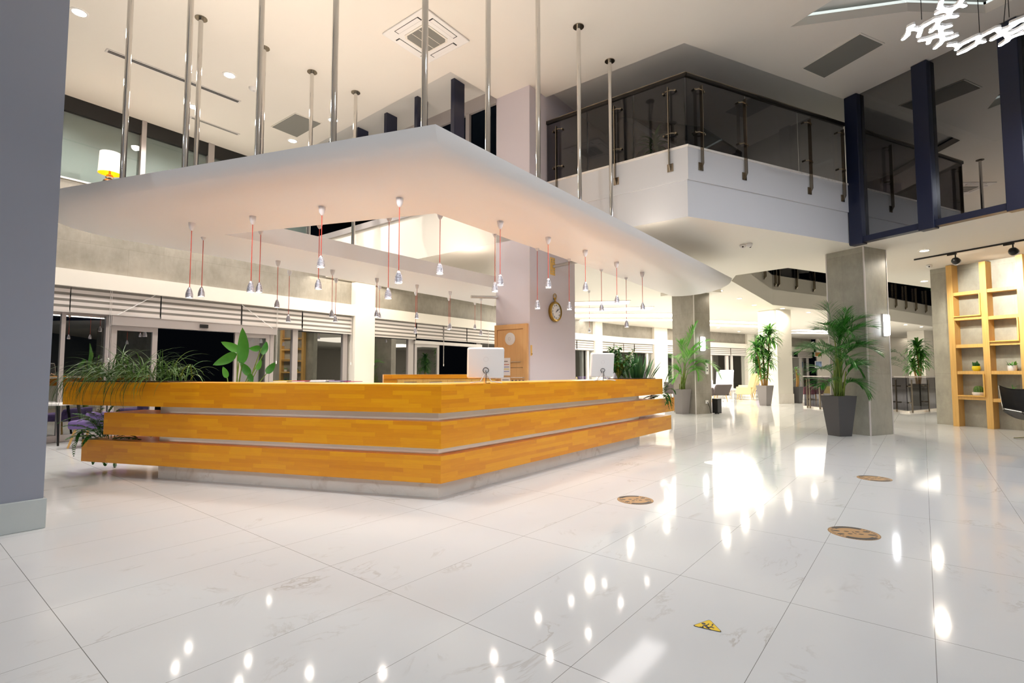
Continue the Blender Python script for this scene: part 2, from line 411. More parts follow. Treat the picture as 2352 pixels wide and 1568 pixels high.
NODES=[at(1322,733.5,HL),at(1430,746.5,HL),at(1527,754.4,HL),at(1711,767,HL),at(1863,779,HL)]
W0=V(-8.091,8.946,0)
DW=(V(NODES[0].x,NODES[0].y,0)-W0).normalized()
S0=Seg(W0,NODES[0]); SEG=[S0]+[Seg(NODES[i],NODES[i+1]) for i in range(4)]
NW=S0.N
F0=line_x(W0,DW,RC,N1)
WU=W0-NW*.9                                     # upper window plane stands back behind a ledge
WUS=Seg(WU,WU+DW*10)
UMIN=-13.0
# floor
fl=MB(); fp=[S0.p(UMIN,0),]+[V(n.x,n.y,0) for n in NODES]+[V(42,40,0),V(42,-8,0),V(-20,-8,0)]
fl.prism([(p.x,p.y) for p in fp],-.06,0)
struct(fl.build('floor','floor_marble'),'polished white marble tile floor with thin grey joints','floor')
# lobby ceiling with a raised light cove
P1,P2,P3=at(1815,62,HC),at(2085,26,HC),at(2263,31,HC)
mid=(P2+P3)/2; ed=(P3-P2).normalized(); cen=mid+V(ed.y,-ed.x,0)*1.5
if cen.y>mid.y: cen=mid-V(ed.y,-ed.x,0)*1.5
hole=[P1,P2,P3,2*cen-P1,2*cen-P2,2*cen-P3]
hang=sorted(hole,key=lambda p:math.atan2(p.y-cen.y,p.x-cen.x)); hole=hang
A1=line_x(WU,DW,RA,RB-RA)
GG=line_x(GP,E4,G+E3*0,E3)
lob=[WUS.p(UMIN,0),A1,RB,RC,CC,X1,G,GP,GP+E4*14.5,V(14,-8,0),V(-19,-8,0)]
ce=MB().prism([(p.x,p.y) for p in lob],HC,HC+.14,[[(p.x,p.y) for p in hole]])
struct(ce.build('ceiling','paint_warm'),'cream double height lobby ceiling','ceiling')
n=len(hole)
big=[cen+(p-cen)*1.12 for p in hole]
struct(MB().prism([(p.x,p.y) for p in big],HC+.26,HC+.3).build('ceiling_cove','paint_dim'),'flat grey top of the polygonal ceiling recess behind the glowing lattice lamp','ceiling')
lt=MB()
for i in range(n):
    a,b=hole[i],hole[(i+1)%n]; d=(b-a).normalized(); nn=(cen-(a+b)/2); nn.z=0; nn.normalize()
    lt.obox(V(a.x,a.y,HC+.142)-nn*.02,d*(b-a).length,-nn*.03,V(0,0,.05))
tag(lt.build('cove_light_strip','led_strip'),'pale cool light strip running round the ceiling recess','light strip')
# lower ceiling slab (second floor slab) with an atrium void
v1=at(1810,615,HL); v3=at(2150,663,HL); v0=at(1690,632,HL); w0=at(1680,645,HL); w1=at(1775,700,HL); w2=at(1915,715,HL); w3=at(2054,738,HL); w4=at(2151,751,HL)
VOID=[v0,v1,v3,v1+(v3-v1)*2.9,w4+V(1,-1,0),w4,w3,w2,w1,w0]
slab=[F0,RC,CC,X1,G,GP,GP+E3*.06,GP+E3*.06+E4*14.5,V(42,-5,0),V(42,40,0)]+[V(p.x,p.y,0) for p in NODES[::-1]]
sl=MB().prism([(p.x,p.y) for p in slab],HL,HF,[[(p.x,p.y) for p in VOID]])
struct(sl.build('ceiling_lower','paint_white'),'white low ceiling and floor edge of the gallery around the lobby','ceiling')
# projecting upper strip of the gallery edge and marble capping
def edgeband(pts,z0,z1,out,name,mat,label):
    mb=MB()
    for i in range(len(pts)-1):
        a,b=V(pts[i].x,pts[i].y,0),V(pts[i+1].x,pts[i+1].y,0); d=(b-a).normalized(); nn=V(d.y,-d.x,0)
        mb.obox(V(a.x,a.y,z0)-d*(out if i>0 else 0)*0,(b-a)+d*(out*.9 if i<len(pts)-2 else 0),nn*out,UP*(z1-z0))
    return struct(mb.build(name,mat),label,'trim')
plain('gallery_paint','d4d2d2',.5)
edgeband([X1,G,GP],HL,4.32,.006,'trim_9','gallery_paint','smooth lower band of the gallery edge above the soffit')
edgeband([X1,G,GP],4.32,HF,.035,'trim_1','gallery_paint','projecting white strip along the top of the gallery edge')
edgeband([X1,G,GP],HF,HF+.035,.05,'trim_2','plinth_marble','thin marble capping under the tinted gallery railing')
cvd=[V(p.x,p.y,0) for p in VOID]
edgeband([w0,w1,w2,w3,w4][::-1] if False else [w4,w3,w2,w1,w0],4.3,HF,.04,'trim_3','paint_white','white strip along the far side of the atrium opening')
# gallery ceiling and walls
up=[A1,RB,RC,CC,X1,G,GP,GP+E3*16,V(22,28,0),V(-8,26,0),WUS.p(8,0)]
struct(MB().prism([(p.x,p.y) for p in up],HU,HU+.1).build('ceiling_gallery','paint_dim'),'grey unlit ceiling over the upper gallery','ceiling')
gw=MB(); q0=CC+E1*1.6; q1=q0+E1*4.5; q2=q1+E3*13
for a,b in ((q0,q1),(q1,q2)):
    d=(b-a).normalized(); gw.obox(V(a.x,a.y,HF),b-a,V(-d.y,d.x,0)*.15,UP*(HU-HF))
struct(gw.build('wall_gallery','paint_dim'),'grey wall at the back of the upper gallery','wall')
# big column
def column(name,c,dx,lx,dy,ly,z0,z1,mat,label):
    return struct(MB().obox(V(c.x,c.y,z0),dx*lx,dy*ly,UP*(z1-z0)).build(name,mat),label,'column')
column('column_lilac',CC,E1,1.6,-N1,.8,0,HU,'paint_lilac','lilac grey column with the wall clock behind the desk')
PIL=at(105,1212,0)
column('column_slate',PIL-E1*.02-N1*.02,-E1,2.2,-N1,.9,0,HC,'slate_tone','blue grey column filling the left edge of the photo')  # shade on this lilac column is put into the slate colour
bb=MB().obox(V(PIL.x,PIL.y,0),-E1*2.3,-N1*1.0,UP*.235)
struct(bb.build('baseboard_left','pillar_base_marble',bev=.006),'pale green marble skirting round the slate column','baseboard')
gp=at(2001,1001,0); column('column_grey',gp,E3,.74,-E4,.77,0,HL,'concrete_grey','concrete tiled column beside the tall potted palm')
tr=MB().obox(gp-E3*.012+E4*.006,E3*.022,-E4*.022,UP*HL); tr.obox(gp+E3*.72+E4*.006,E3*.024,-E4*.02,UP*HL); tr.obox(gp-E4*.75-E3*.006,E3*.02,-E4*.024,UP*HL)
struct(tr.build('trim_4','alu_white'),'pale metal corner strips on the concrete column','trim')
mp=at(1599,951,0); column('column_middle',mp,E3,.62,-E4,.92,0,HL,'concrete_tile','concrete tiled column behind the light green palm')
struct(MB().obox(mp-E3*.012+E4*.006,E3*.022,-E4*.022,UP*HL).build('trim_5','alu_white'),'pale corner strip on the column behind the light green palm','trim')
struct(MB().obox(V(mp.x,mp.y,HL-.1)-E3*.25+E4*.25,E3*1.1,-E4*1.4,UP*.1).build('trim_6','paint_white'),'white collar on top of the column behind the light green palm','trim')
wp=at(1789,927,0); column('column_white',wp,E3,.85,-E4,.85,0,HL,'paint_white','white column behind the dracaena in its grey planter')
struct(MB().obox(wp-E3*.02+E4*.02,E3*.89,-E4*.89,UP*.62*.6).build('baseboard_column','plinth_marble'),'beige skirting round the white column','baseboard')
column('column_rear',V(24.6,30.6,0),E3,.9,-E4,.9,0,HL,'paint_white','distant white column behind the glass balustrade on the right')
# window side wall
cw=MB()
S0.box(cw,UMIN,(F0-W0).length+.6,3.06,4.7,-.9,0); S0.box(cw,(F0-W0).length+.6,S0.L,3.06,HL,-.3,0)
for s in SEG[1:]: s.box(cw,0,s.L,3.06,HL,-.3,0)
struct(cw.build('wall_left','concrete_tile'),'concrete tiled band above the row of blinds','wall')
pm=MB()
for i,s in enumerate(SEG): s.box(pm,UMIN if i==0 else 0,s.L,2.76,3.06,-.3,.17)
struct(pm.build('trim_7','paint_white'),'long white boxed band above the blinds','trim')
led=MB(); S0.box(led,UMIN,(F0-W0).length+.6,4.7,4.73,-.92,.02)
struct(led.build('trim_8','paint_white'),'thin white ledge under the upper left windows','trim')
PILS=[(0,805,850),(1,1362,1378),(2,1498,1528),(4,1712,1728)]
pl=MB()
for si,a,b in PILS:
    s=SEG[si]; s.box(pl,s.u(a),s.u(b),0,HL,-.3,.16 if si else .19)
struct(pl.build('wall_piers','paint_white'),'white piers between the groups of windows','wall')
# glazing
WN=[0,0]
def glazing(si,u0,u1,bars,doors,label,opens=(),z1=2.34,head=True):
    """bars: list of (a,b) mullions; opens: ranges left without a pane"""
    s=SEG[si]; WN[0]+=1
    t=thing('window_%d'%WN[0],s.p(u0,0,-.1),label,'window',None,'structure')
    f=MB()
    for a,b in bars: s.box(f,a,b,0,z1+.42,-.14,-.04)
    s.box(f,u0,u1,z1-.06,z1,-.135,-.045); s.box(f,u0,u1,2.70,2.76,-.135,-.045)
    xs=[u0]+[x for ab in bars for x in ab]+[u1]
    for i in range(0,len(xs)-1,2):
        a,b=xs[i],xs[i+1]; mid=(a+b)/2
        if any(o[0]<=mid<=o[1] for o in opens): continue
        if b-a<.05: continue
        s.box(f,a,b,0,.12,-.13,-.05)
        MB().quad(s.p(a,.12,-.09),s.p(b,.12,-.09),s.p(b,z1-.06,-.09),s.p(a,z1-.06,-.09)).build('pane','window_glass',t)
    MB().quad(s.p(u0,z1,-.09),s.p(u1,z1,-.09),s.p(u1,2.7,-.09),s.p(u0,2.7,-.09)).build('transom_pane','window_glass',t)
    f.build('frame','alu_white' if si else 'alu',t)
    return t
def U(px): return S0.u(px)
glazing(0,UMIN,U(800),[(U(60),U(66)),(U(140),U(150)),(U(243),U(252)),(U(548),U(556)),(U(622),U(631)),(U(674),U(686)),(U(790),U(800))],[],
        'wide dark glazed wall left of the white pier',[(U(252),U(548))])
glazing(0,U(855),S0.L,[(U(852),U(856)),(U(940),U(952)),(U(1096),U(1106)),(U(1200),U(1212)),(U(1338),U(1342))],[],'dark glazed wall between the white pier and the lilac column',[(U(952),U(1096))])
glazing(1,0,SEG[1].u(1362),[(SEG[1].u(1350),SEG[1].u(1354))],[],'narrow window right of the lilac column')
glazing(1,SEG[1].u(1378),SEG[1].L,[(SEG[1].u(1404),SEG[1].u(1409))],[],'curved window behind the bushy desk plants')
glazing(2,0,SEG[2].u(1498),[(SEG[2].u(1452),SEG[2].u(1457)),(SEG[2].u(1486),SEG[2].u(1490))],[],'curved window above the snake plant')
glazing(3,SEG[3].u(1530),SEG[3].L,[(SEG[3].u(1546),SEG[3].u(1549)),(SEG[3].u(1633),SEG[3].u(1636)),(SEG[3].u(1668),SEG[3].u(1674)),(SEG[3].u(1680),SEG[3].u(1684))],[],'window behind the concrete column and light green palm')
glazing(4,SEG[4].u(1730),SEG[4].L,[(SEG[4].u(1838),SEG[4].u(1842)),(SEG[4].u(1855),SEG[4].u(1858))],[],'far window on either side of the white column')
# sliding doors
def sliding(n,ua,ub,uc,ud,label,hd=2.12):
    t=thing('door_%d'%n,S0.p(ua,0,-.05),label,'door',None,'structure')
    for a,b in ((ua,ub),(uc,ud)):
        f=MB()
        for x0,x1 in ((a,a+.09),(b-.09,b)): S0.box(f,x0,x1,.02,hd,-.08,-.02)
        S0.box(f,a+.09,b-.09,.02,.14,-.08,-.02); S0.box(f,a+.09,b-.09,hd-.09,hd,-.08,-.02)
        lf=f.build('leaf','alu',t)
        MB().quad(S0.p(a+.09,.14,-.05),S0.p(b-.09,.14,-.05),S0.p(b-.09,hd-.09,-.05),S0.p(a+.09,hd-.09,-.05)).build('pane','window_glass',lf)
    return t
d1=sliding(1,U(255),U(362),U(540),U(620),'open automatic sliding glass door left of centre')
op=MB(); S0.box(op,U(252),U(632),2.12,2.30,-.12,.06); op.build('operator_box','alu',d1)
sn=MB(); S0.box(sn,U(454),U(472),2.17,2.245,.06,.1); sn.build('motion_sensor','black',d1)
d2=sliding(2,U(954),U(1010),U(1098),U(1130),'second sliding glass door behind the back counter')
op=MB(); S0.box(op,U(952),U(1106),2.12,2.22,-.12,.03); op.build('operator_box','alu_white',d2)
# upper left windows
t=thing('window_8',WUS.p(0,4.73),'upper left window strip behind the shaded table lamp','window',None,'structure')
uu=lambda px:WUS.u(px,300)
f=MB()
for a,b in ((uu(60),uu(64)),(uu(126),uu(137)),(uu(324),uu(335)),(uu(478),uu(492))): WUS.box(f,a,b,4.7,HC,-.1,.06)
f.build('mullion','alu',t)
h=MB(); WUS.box(h,UMIN,12,6.3,HC,-.12,.03); WUS.box(h,UMIN,12,4.9,4.93,-.02,.05); h.build('reflection_sill_strips','black',t)  # top strip stands in for a dark reflection, thin bar is the sill
MB().quad(WUS.p(UMIN,4.7,-.06),WUS.p(12,4.7,-.06),WUS.p(12,6.3,-.06),WUS.p(UMIN,6.3,-.06)).build('reflection_panel','reflection_grey',t)  # grey panel puts the reflected ceiling into a flat colour
MB().quad(WUS.p(UMIN,4.7),WUS.p(12,4.7),WUS.p(12,6.3),WUS.p(UMIN,6.3)).build('pane','clear_pane',t)
# clerestory beside the column with black fins
FS=Seg(RC,RC-N1*9); FS.N=V(-FS.D.y,FS.D.x,0)
if FS.N.y>0: FS.N=-FS.N
t=thing('window_9',FS.p(0,HF),'dark upper windows beside the lilac column','window',None,'structure')
f=MB(); ufs=lambda px:onw(px,250,FS.P,FS.D)[0]
FS.box(f,0,9,6.5,HU,-.08,.03)
for px in (1076,995,924): a=ufs(px); FS.box(f,a-.05,a+.05,HF-.1,6.55,-.08,.03)
FS.box(f,0,9,HF-.14,HF,-.08,.05)
f.build('frame','alu',t)
MB().quad(FS.p(0,HF,-.03),FS.p(9,HF,-.03),FS.p(9,6.5,-.03),FS.p(0,6.5,-.03)).build('pane','clere_glass',t)
fins=[]
for k,(px,py) in enumerate(((1052,188),(968,228),(898,265),(832,298),(770,328))):
    p=at(px,py,HU); d=MB().obox(V(p.x,p.y,4.9)-FS.D*.04-FS.N*.14,FS.D*.09,FS.N*.28,UP*(HU-4.9))
    tag(d.build('louvre_fin','blue_black'),'%s vertical black fin from the lilac column in the upper window recess'%('first','second','third','fourth','fifth')[k],'fin','black fins in the upper window recess')
bw=MB(); FS.box(bw,-.5,12,HF,HU,-2.6,-2.5)
struct(bw.build('wall_clerestory','slate_tone'),'blue grey wall seen dimly behind the dark upper windows','wall')
# closing walls
wb=MB().obox(V(-20,-8,0),V(62,0,0),V(0,-.2,0),UP*HU)
struct(wb.build('wall_back','slate_tone'),'slate wall behind the viewpoint','wall')
cwp=at(2153,973,0); cwe=cwp+E4*13
sw=MB().obox(V(cwp.x,cwp.y,0),E4*13,E3*.4,UP*HL)
struct(sw.build('wall_right','concrete_grey'),'concrete wall behind the oak shelving','wall')
fw=MB().obox(V(22.9,38.6,0),V(19,-6,0),V(.1,.3,0),UP*HL); fw.obox(V(42,-5,0),V(0,40,0),V(.2,0,0),UP*HL)
struct(fw.build('wall_far','paint_white'),'bright white far wall behind the palms and balustrade','wall')
# ---------------------------------------------------------------- reception desk
K=at(1006,1143,0); NL=V(E2.y,-E2.x,0)
if NL.y>0: NL=-NL
NR=N1.copy()
def dcorner(o): return line_x(K+NL*o,E2,K+NR*o,E1)
def lout(o,ul,ur,dep):
    c=dcorner(o); i=dcorner(o-dep)
    return [c+E2*ul,c,c+E1*ur,c+E1*ur-NR*dep,i,c+E2*ul-NL*dep]
LL=(at(363,1097,0)-K).length; LR=(at(1472,1020,0)-K).length
oc=dcorner(.11)
def ub(px,py,D): return abs(onw(px,py,oc,D)[0])
zc=lambda y:zat(y,oc.y)
Z=[zc(883),zc(949),zc(969),zc(1031),zc(1048),zc(1111)]
desk=thing('reception_desk',(K.x,K.y,0),'long two winged orange wooden reception desk with three stacked beams','desk')
def beam(name,z0,z1,ul,ur,dep,o=.11):
    p=lout(o,ul,ur,dep)
    # two mitred wings so that the wood strips run along each
    mb=MB(); 
    mb.prism([(q.x,q.y) for q in p],z0,z1)
    return mb.build(name,'desk_wood',desk,U=E2)
beam('upper_beam',Z[1],Z[0],ub(145,905,E2),ub(1522,900,E1),.6)
beam('middle_beam',Z[3],Z[2],ub(238,975,E2),ub(1549,930,E1),.5)
beam('lower_beam',Z[5],Z[4],ub(187,1035,E2),ub(1542,975,E1),.5)
p=lout(0,LL,LR,.42); MB().prism([(q.x,q.y) for q in p],Z[5]-.02,Z[1]+.02).build('core_panel','gap_panel',desk)
p=lout(0,LL,LR,.5); MB().prism([(q.x,q.y) for q in p],0,Z[5]+.01).build('plinth','plinth_marble',desk)
p=lout(-.49,LL-.3,LR-.2,.55); MB().prism([(q.x,q.y) for q in p],Z[0]-.05,Z[0]-.012).build('worktop','plinth_marble',desk)
DZ=Z[0]
def dpt(u,d=.2):       # point on the desk top: u>0 along the right wing, u<0 along the left wing, d behind the front edge
    return (oc+E1*u-NR*d if u>=0 else oc-E2*u-NL*d)+UP*DZ
so=MB(); so.obox(dpt(-ub(145,905,E2)+.08,.5),-E2*1.45,NL*.4,UP*.012); so.build('planter_soil','soil',desk)
so=MB(); so.obox(dpt(ub(1522,900,E1)-.08,.5),-E1*1.1,NR*.4,UP*.012); so.build('planter_soil','soil',desk)
# ---------------------------------------------------------------- hanging canopy above the desk
cA=V(-.624,4.072,0); E2C=(at(112,437,3.25)-at(1000,285,3.25)).normalized(); E2I=(at(520,538,3.0)-at(1000,490,3.0)).normalized(); ia=at(1000,490,3.0); ia.z=0
fo=at(808,650,3.0); fo.z=0
DF=(at(1136,703,3.0)-at(550,608,3.0)); DF.z=0; DF.normalize()
fi=at(661,527,3.25); fi.z=0; DI=at(1135,634,3.25)-at(661,527,3.25); DI.z=0; DI.normalize()
def fillet(P,d1,d2,r,n=8):
    a,b=P+d1*r,P+d2*r
    return [a*(1-t)**2+P*2*t*(1-t)+b*t*t for t in [i/n for i in range(n+1)]]
cD=line_x(cA,E2C,fo,DF)
iD=line_x(ia,E2I,fi,DI)
endr=[V(*p,0) for p in ((4.73,10.95),(4.72,11.2),(4.63,11.48),(4.44,11.74),(4.18,11.93),(3.98,11.97))]
tipi=at(1545,680.5,3.0); tipi.z=0
top=[cA]+[cA.lerp(endr[0],.9)]+endr+[tipi,ia,iD]+[fi+DI*4.6,fo+DF*4.5]+fillet(cD,DF,-E2C,1.5)
nt_=len(top)
cxy=V(-.9,8,0)
curv=[]
for i,p in enumerate(top):
    q=p.copy()
    if i<=1 or i>=nt_-9:
        a,b=top[i-1],top[(i+1)%nt_]; d=(b-a).normalized(); nn=V(-d.y,d.x,0); q=nn*(.5 if i<2 or i>=nt_-9 else .3)
        if i==0: q=V(.1,.60,0)
        curv.append(q)
    elif i<9: curv.append((V(3.55,10.75,0)-p).normalized()*(.52,.46,.38,.28,.16,.08,.0)[i-2])
    else: curv.append(V(0,0,0))
cb=MB(); NS=8; rings=[]
for k in range(NS+1):
    ph=k/NS*PI/2; rings.append([V(p.x,p.y,3.25-.25*math.sin(ph))+c*(1-math.cos(ph)) for p,c in zip(top,curv)])
vs=[p for r in rings for p in r]; fs=[]
for k in range(NS): fs+=[(k*nt_+i,k*nt_+(i+1)%nt_,(k+1)*nt_+(i+1)%nt_,(k+1)*nt_+i)[::-1] for i in range(nt_)]
for k,lst,upw in ((0,rings[0],True),(NS*nt_,rings[-1],False)):
    for t in tessellate_polygon([[V(p.x,p.y,0) for p in lst]]):
        a,b,c=(lst[i] for i in t); cr=(b-a).cross(c-a).z
        if abs(cr)<1e-9: continue
        f=tuple(i+k for i in t)
        fs.append(f if (cr>0)==upw else f[::-1])
cb.add(vs,fs)
canopy=thing('suspended_canopy',(cA.x,cA.y,3.0),'cream suspended canopy ring hung on chrome poles above the desk','canopy')
cb.build('canopy_slab','canopy_paint',canopy,smooth=True)
def arealight(name,c,D,L,w,e,col,up=True):
    la=bpy.data.lights.new(name,'AREA'); la.shape='RECTANGLE'; la.size=L; la.size_y=w; la.energy=e; la.color=col
    o=bpy.data.objects.new(name,la); COL.objects.link(o); o.location=c
    z=-UP if up else UP; x=D.normalized(); y=z.cross(x); o.rotation_euler=Matrix((x,y,z)).transposed().to_euler(); return o
# warm strips laid on top of the canopy wash the lobby ceiling
for a,b,e in ((cA+V(-.4,.7,0),cD+V(1.2,.2,0),72),(cA+V(.2,.9,0),endr[0]+V(-2.4,-2.6,0),22),(iD+V(-.3,.5,0),fi+DI*4,28)):
    a=V(a.x,a.y,3.3); b=V(b.x,b.y,3.3); arealight('canopy_top_strip',(a+b)/2,b-a,(b-a).length,.1,e,(1,.89,.77))
# fill strips added along the desk's inner edge to brighten the canopy underside
for D,N_,L in ((E2,NL,LL-.8),(E1,NR,LR-1.2)):
    c=dcorner(-.56)+D*(L/2+.4); arealight('desk_edge_fill',V(c.x,c.y,DZ-.02),D,L,.06,50*L,(1,.95,.91))
for D,N_,L in ((E2,NL,LL-.05),(E1,NR,LR-.05)):
    for zz in (Z[2],Z[4]): c=dcorner(.06)+D*(L/2); arealight('gap_fill',V(c.x,c.y,zz+.004),D,L,.02,.11*L,(1,.97,.96))  # unseen fill added in the beam gaps to brighten the panel
    c=dcorner(.42)+D*(L/2-.1); arealight('canopy_rim_fill',V(c.x,c.y,2.985),D,L,.4,7.5*L,(1,.95,.93),False)  # unseen fill added under the canopy rim for floor and desk fronts
pole0=at(1328,60,HC); pole1=at(1398,137,HC); st=(pole1-pole0); st.z=0
pc=V(pole0.x,pole0.y,0)-st*3
sn=st.normalized(); poles=[pc+sn*onw(x,100,pc,sn)[0] for x in (976,1121,1235.5,1329,1400)]+[pc+E2I*onw(x,100,pc,E2I)[0] for x in (770,599,435,296)]
poles+=[at(x,y,HC) for x,y in ((462,42),(607,110),(717,165),(817,212))]
for p in poles:
    mb=MB().tube([V(p.x,p.y,3.24),V(p.x,p.y,HC-.01)],.033,14)
    po=mb.build('support_pole','chrome',canopy,smooth=True)
    MB().lathe([(0,HC-.012),(.085,HC-.012),(.085,HC-.001)],V(p.x,p.y,0),20).build('ceiling_flange','rail_steel',po)
    MB().lathe([(.07,3.251),(.07,3.262),(0,3.262)],V(p.x,p.y,0),18).build('foot_flange','chrome',po)
# ---------------------------------------------------------------- pendants
def pendant_proto():
    r=thing('pendant_lamp',(0,0,0),'x','pendant lamp','pendant lamps under the canopy')
    MB().lathe([(.0,0),(.038,0),(.036,-.03),(.028,-.065),(.013,-.09),(.006,-.094),(0,-.094)],n=18).build('ceiling_cap','cap_white',r,smooth=True,world=False)
    MB().tube([V(0,0,0),V(0,0,-1)],.0042,6).build('cord','cord_red',r,world=False)
    prof=[(.0,.13),(.008,.128),(.016,.118)]
    z=.118; 
    for k in range(6):
        z0=.105-k*.0155; rr=.017+.024*math.sin(min(1,(k+1)/6.0)*PI/2)
        prof+=[(rr-.004,z0+.002),(rr,z0),(rr+.0005,z0-.008),(rr-.003,z0-.010)]
    prof+=[(.041,.008),(.041,0),(.037,0),(.033,.012)]
    sh=MB().lathe(prof,n=20).build('shade','lamp_alu',r,smooth=True,world=False)
    MB().lathe([(0,.006),(.034,.006)],n=18).build('lamp_lens','pendant_led',sh,world=False)
    return r
PROTO=pendant_proto(); used=[False]
def place_pendant(p,L,label):
    if not used[0]: o=PROTO; used[0]=True
    else: o=dup(PROTO)
    o.location=p; o['label']=label
    for c in o.children:
        nm=c.name.split('.')[0]
        if nm=='cord': c.location=V(0,0,-.08); c.scale=(1,1,max(.05,L-.08-.12))
        elif nm=='shade': c.location=V(0,0,-L)
    return o
ORD='first second third fourth fifth sixth seventh eighth ninth tenth'.split()
def lampspot(p,e=5,size=2.2,blend=.6,col=(1,.92,.82),r=.03):
    l=bpy.data.lights.new('lamp_beam','SPOT'); l.energy=e; l.spot_size=size; l.spot_blend=blend; l.color=col; l.shadow_soft_size=r
    o=bpy.data.objects.new('lamp_beam',l); COL.objects.link(o); o.location=p; return o
rows=[('front row',[(441,512,684),(581,497,671),(740,475,614),(918,455,650),(1149,508,655),(1259,545,661),(1344,575,667),(1416,602,696),(1475,625,711)],V(0,0,0)),
      ('inner opening row',[(467,552,681),(599,537,671),(734,522,664),(894,505,686),(1011,509,629),(1137,549,670),(1234,579,709),(1307,602,711),(1381,624,714),(1438,645,751)],None),
      ('far canopy arm row',[(639,599,706),(764,620,728),(866,639,727),(958,654,731),(1034,669,755),(1105,682,769)],V(0,0,0)),
      ('farthest canopy edge row',[(665,628,739),(772,645,739),(872,661,730),(955,675,765),(1031,688,757),(1091,698,755)],-N1*.06)]
for rn,lst,off in rows:
    for k,(x,y,yb) in enumerate(lst):
        p=at(x,y,3.0)
        if off is None:
            e=E1 if p.x>ia.x else E2I; nn=-NR if p.x>ia.x else V(E2I.y,-E2I.x,0)
            u,_=onw(x,y,ia+nn*.03,e); p=ia+nn*.03+e*u; p.z=3.055
        elif off.length>0:
            nn=V(-DF.y,DF.x,0); u,_=onw(x,y,fo+nn*.03,DF); p=fo+nn*.03+DF*u; p.z=3.05
        L=p.z-zat(yb,p.y)
        place_pendant(p,L,'ribbed aluminium pendant on red cord, %s from left in the %s'%(ORD[k],rn))
        lampspot(p-UP*(L+.01),11,2.5)
p=at(1353,667,HL); L=HL-zat(762,p.y); place_pendant(p,L,'lone pendant hanging over the bright floor right of the wall clock'); lampspot(p-UP*(L+.01),4)
# ---------------------------------------------------------------- gallery railing
OUT_L=V(-.612,-.791,0); OUT_R=V(E3.y,-E3.x,0)
def rail_post(par,P,D,O,z0,z1,thick=.012,wid=.06,mat='rail_steel',simple=False):
    """flat bar with bracket on the slab edge and two glass clamps"""
    mb=MB(); o=P+O*.08
    mb.obox(V(o.x,o.y,z0+.1)-D*thick/2-O*wid/2,D*thick,O*wid,UP*(z1-z0-.1))
    mb.add([V(o.x,o.y,z0+.1)-D*thick/2-O*wid/2,V(o.x,o.y,z0+.1)-D*thick/2+O*wid/2,V(o.x,o.y,z0+.1)+D*thick/2+O*wid/2,V(o.x,o.y,z0+.1)+D*thick/2-O*wid/2,
            V(o.x,o.y,z0)-D*thick/2-O*wid/2,V(o.x,o.y,z0)+D*thick/2-O*wid/2],[(0,1,4),(2,3,5),(1,2,5,4),(0,4,5,3)])
    po=mb.build('baluster',mat,par)
    br=MB().obox(V(P.x,P.y,z0-.0)+O*.035-D*.05,D*.1,O*.012,UP*.13); br.obox(V(P.x,P.y,z0+.035)+O*.04-D*.012,D*.024,O*.02,UP*.02); br.obox(V(P.x,P.y,z0+.085)+O*.04-D*.012,D*.024,O*.02,UP*.02)
    br.build('bracket',mat,po)
    if not simple:
        for z in (z1-.06,z0+.62):
            cl=MB(); q=V(o.x,o.y,z)
            cl.tube([q-D*.1-O*.05,q-D*.05,q+D*.05,q+D*.1-O*.05],.011,6); cl.tube([q-D*.1-O*.03,q-D*.1-O*.09],.018,8); cl.tube([q+D*.1-O*.03,q+D*.1-O*.09],.018,8)
            cl.build('glass_clamp','rail_steel',po,smooth=True)
rl=thing('gallery_railing',(G.x,G.y,HF),'tinted glass railing with steel posts along the upper gallery corner','railing')
ZR=6.09
XR=X1+N1*.02
for a,b in ((XR,G),(G,GP-E3*.14)):
    D=(b-a).normalized(); O=V(D.y,-D.x,0); n=3
    for k in range(n):
        s=a.lerp(b,k/n)+D*.012; e=a.lerp(b,(k+1)/n)-D*.012
        g=MB().obox(V(s.x,s.y,HF+.05),e-s,O*.012,UP*(ZR-.05-HF-.05)); g.build('glass_panel','rail_glass',rl)
    MB().obox(V(a.x,a.y,ZR-.06)-O*.025,b-a+D*.02,O*.06,UP*.06).build('handrail','rail_dark',rl,bev=.012)
    MB().obox(V(a.x,a.y,ZR)-O*.02,b-a+D*.02,O*.05,UP*.012).build('handrail_cap','rail_steel',rl)
for px,py in ((1278,350),(1412,320),(1536,300)):
    u,_=onw(px,py,X1+OUT_L*.08,N1); rail_post(rl,X1+N1*u,N1,OUT_L,4.5,5.9)
for px,py in ((1612,290),(1712,320),(1862,370),(1938,390)):
    u,_=onw(px,py,G+OUT_R*.08,E3); rail_post(rl,G+E3*u,E3,OUT_R,4.5,5.9)
# railing on the far side of the atrium opening
rv=thing('atrium_railing',(w1.x,w1.y,HF),'dark glass railing with steel brackets beyond the atrium opening','railing')
wl=[V(q.x,q.y,0) for q in (w0,w1,w2,w3,w4)]
for i in range(4):
    a,b=wl[i],wl[i+1]; D=(b-a).normalized(); O=V(D.y,-D.x,0)
    MB().obox(V(a.x,a.y,HF+.02),b-a,O*.012,UP*1.0).build('glass_panel','rail_glass',rv)
    MB().obox(V(a.x,a.y,HF+1.02),b-a,O*.05,UP*.06).build('handrail','rail_dark',rv)
for px,py in ((1757,620),(1776,630),(1789,635),(1830,640),(1870,650),(1907,655),(2057,680),(2081,685),(2104,690),(2127,694)):
    i=0 if px<1770 else 1 if px<1917 else 2 if px<2054 else 3
    a,b=wl[i],wl[i+1]; D=(b-a).normalized(); O=V(D.y,-D.x,0); u,_=onw(px,py,a+O*.08,D); rail_post(rv,a+D*max(.1,u),D,O,4.4,5.6,.03,.09,simple=True)
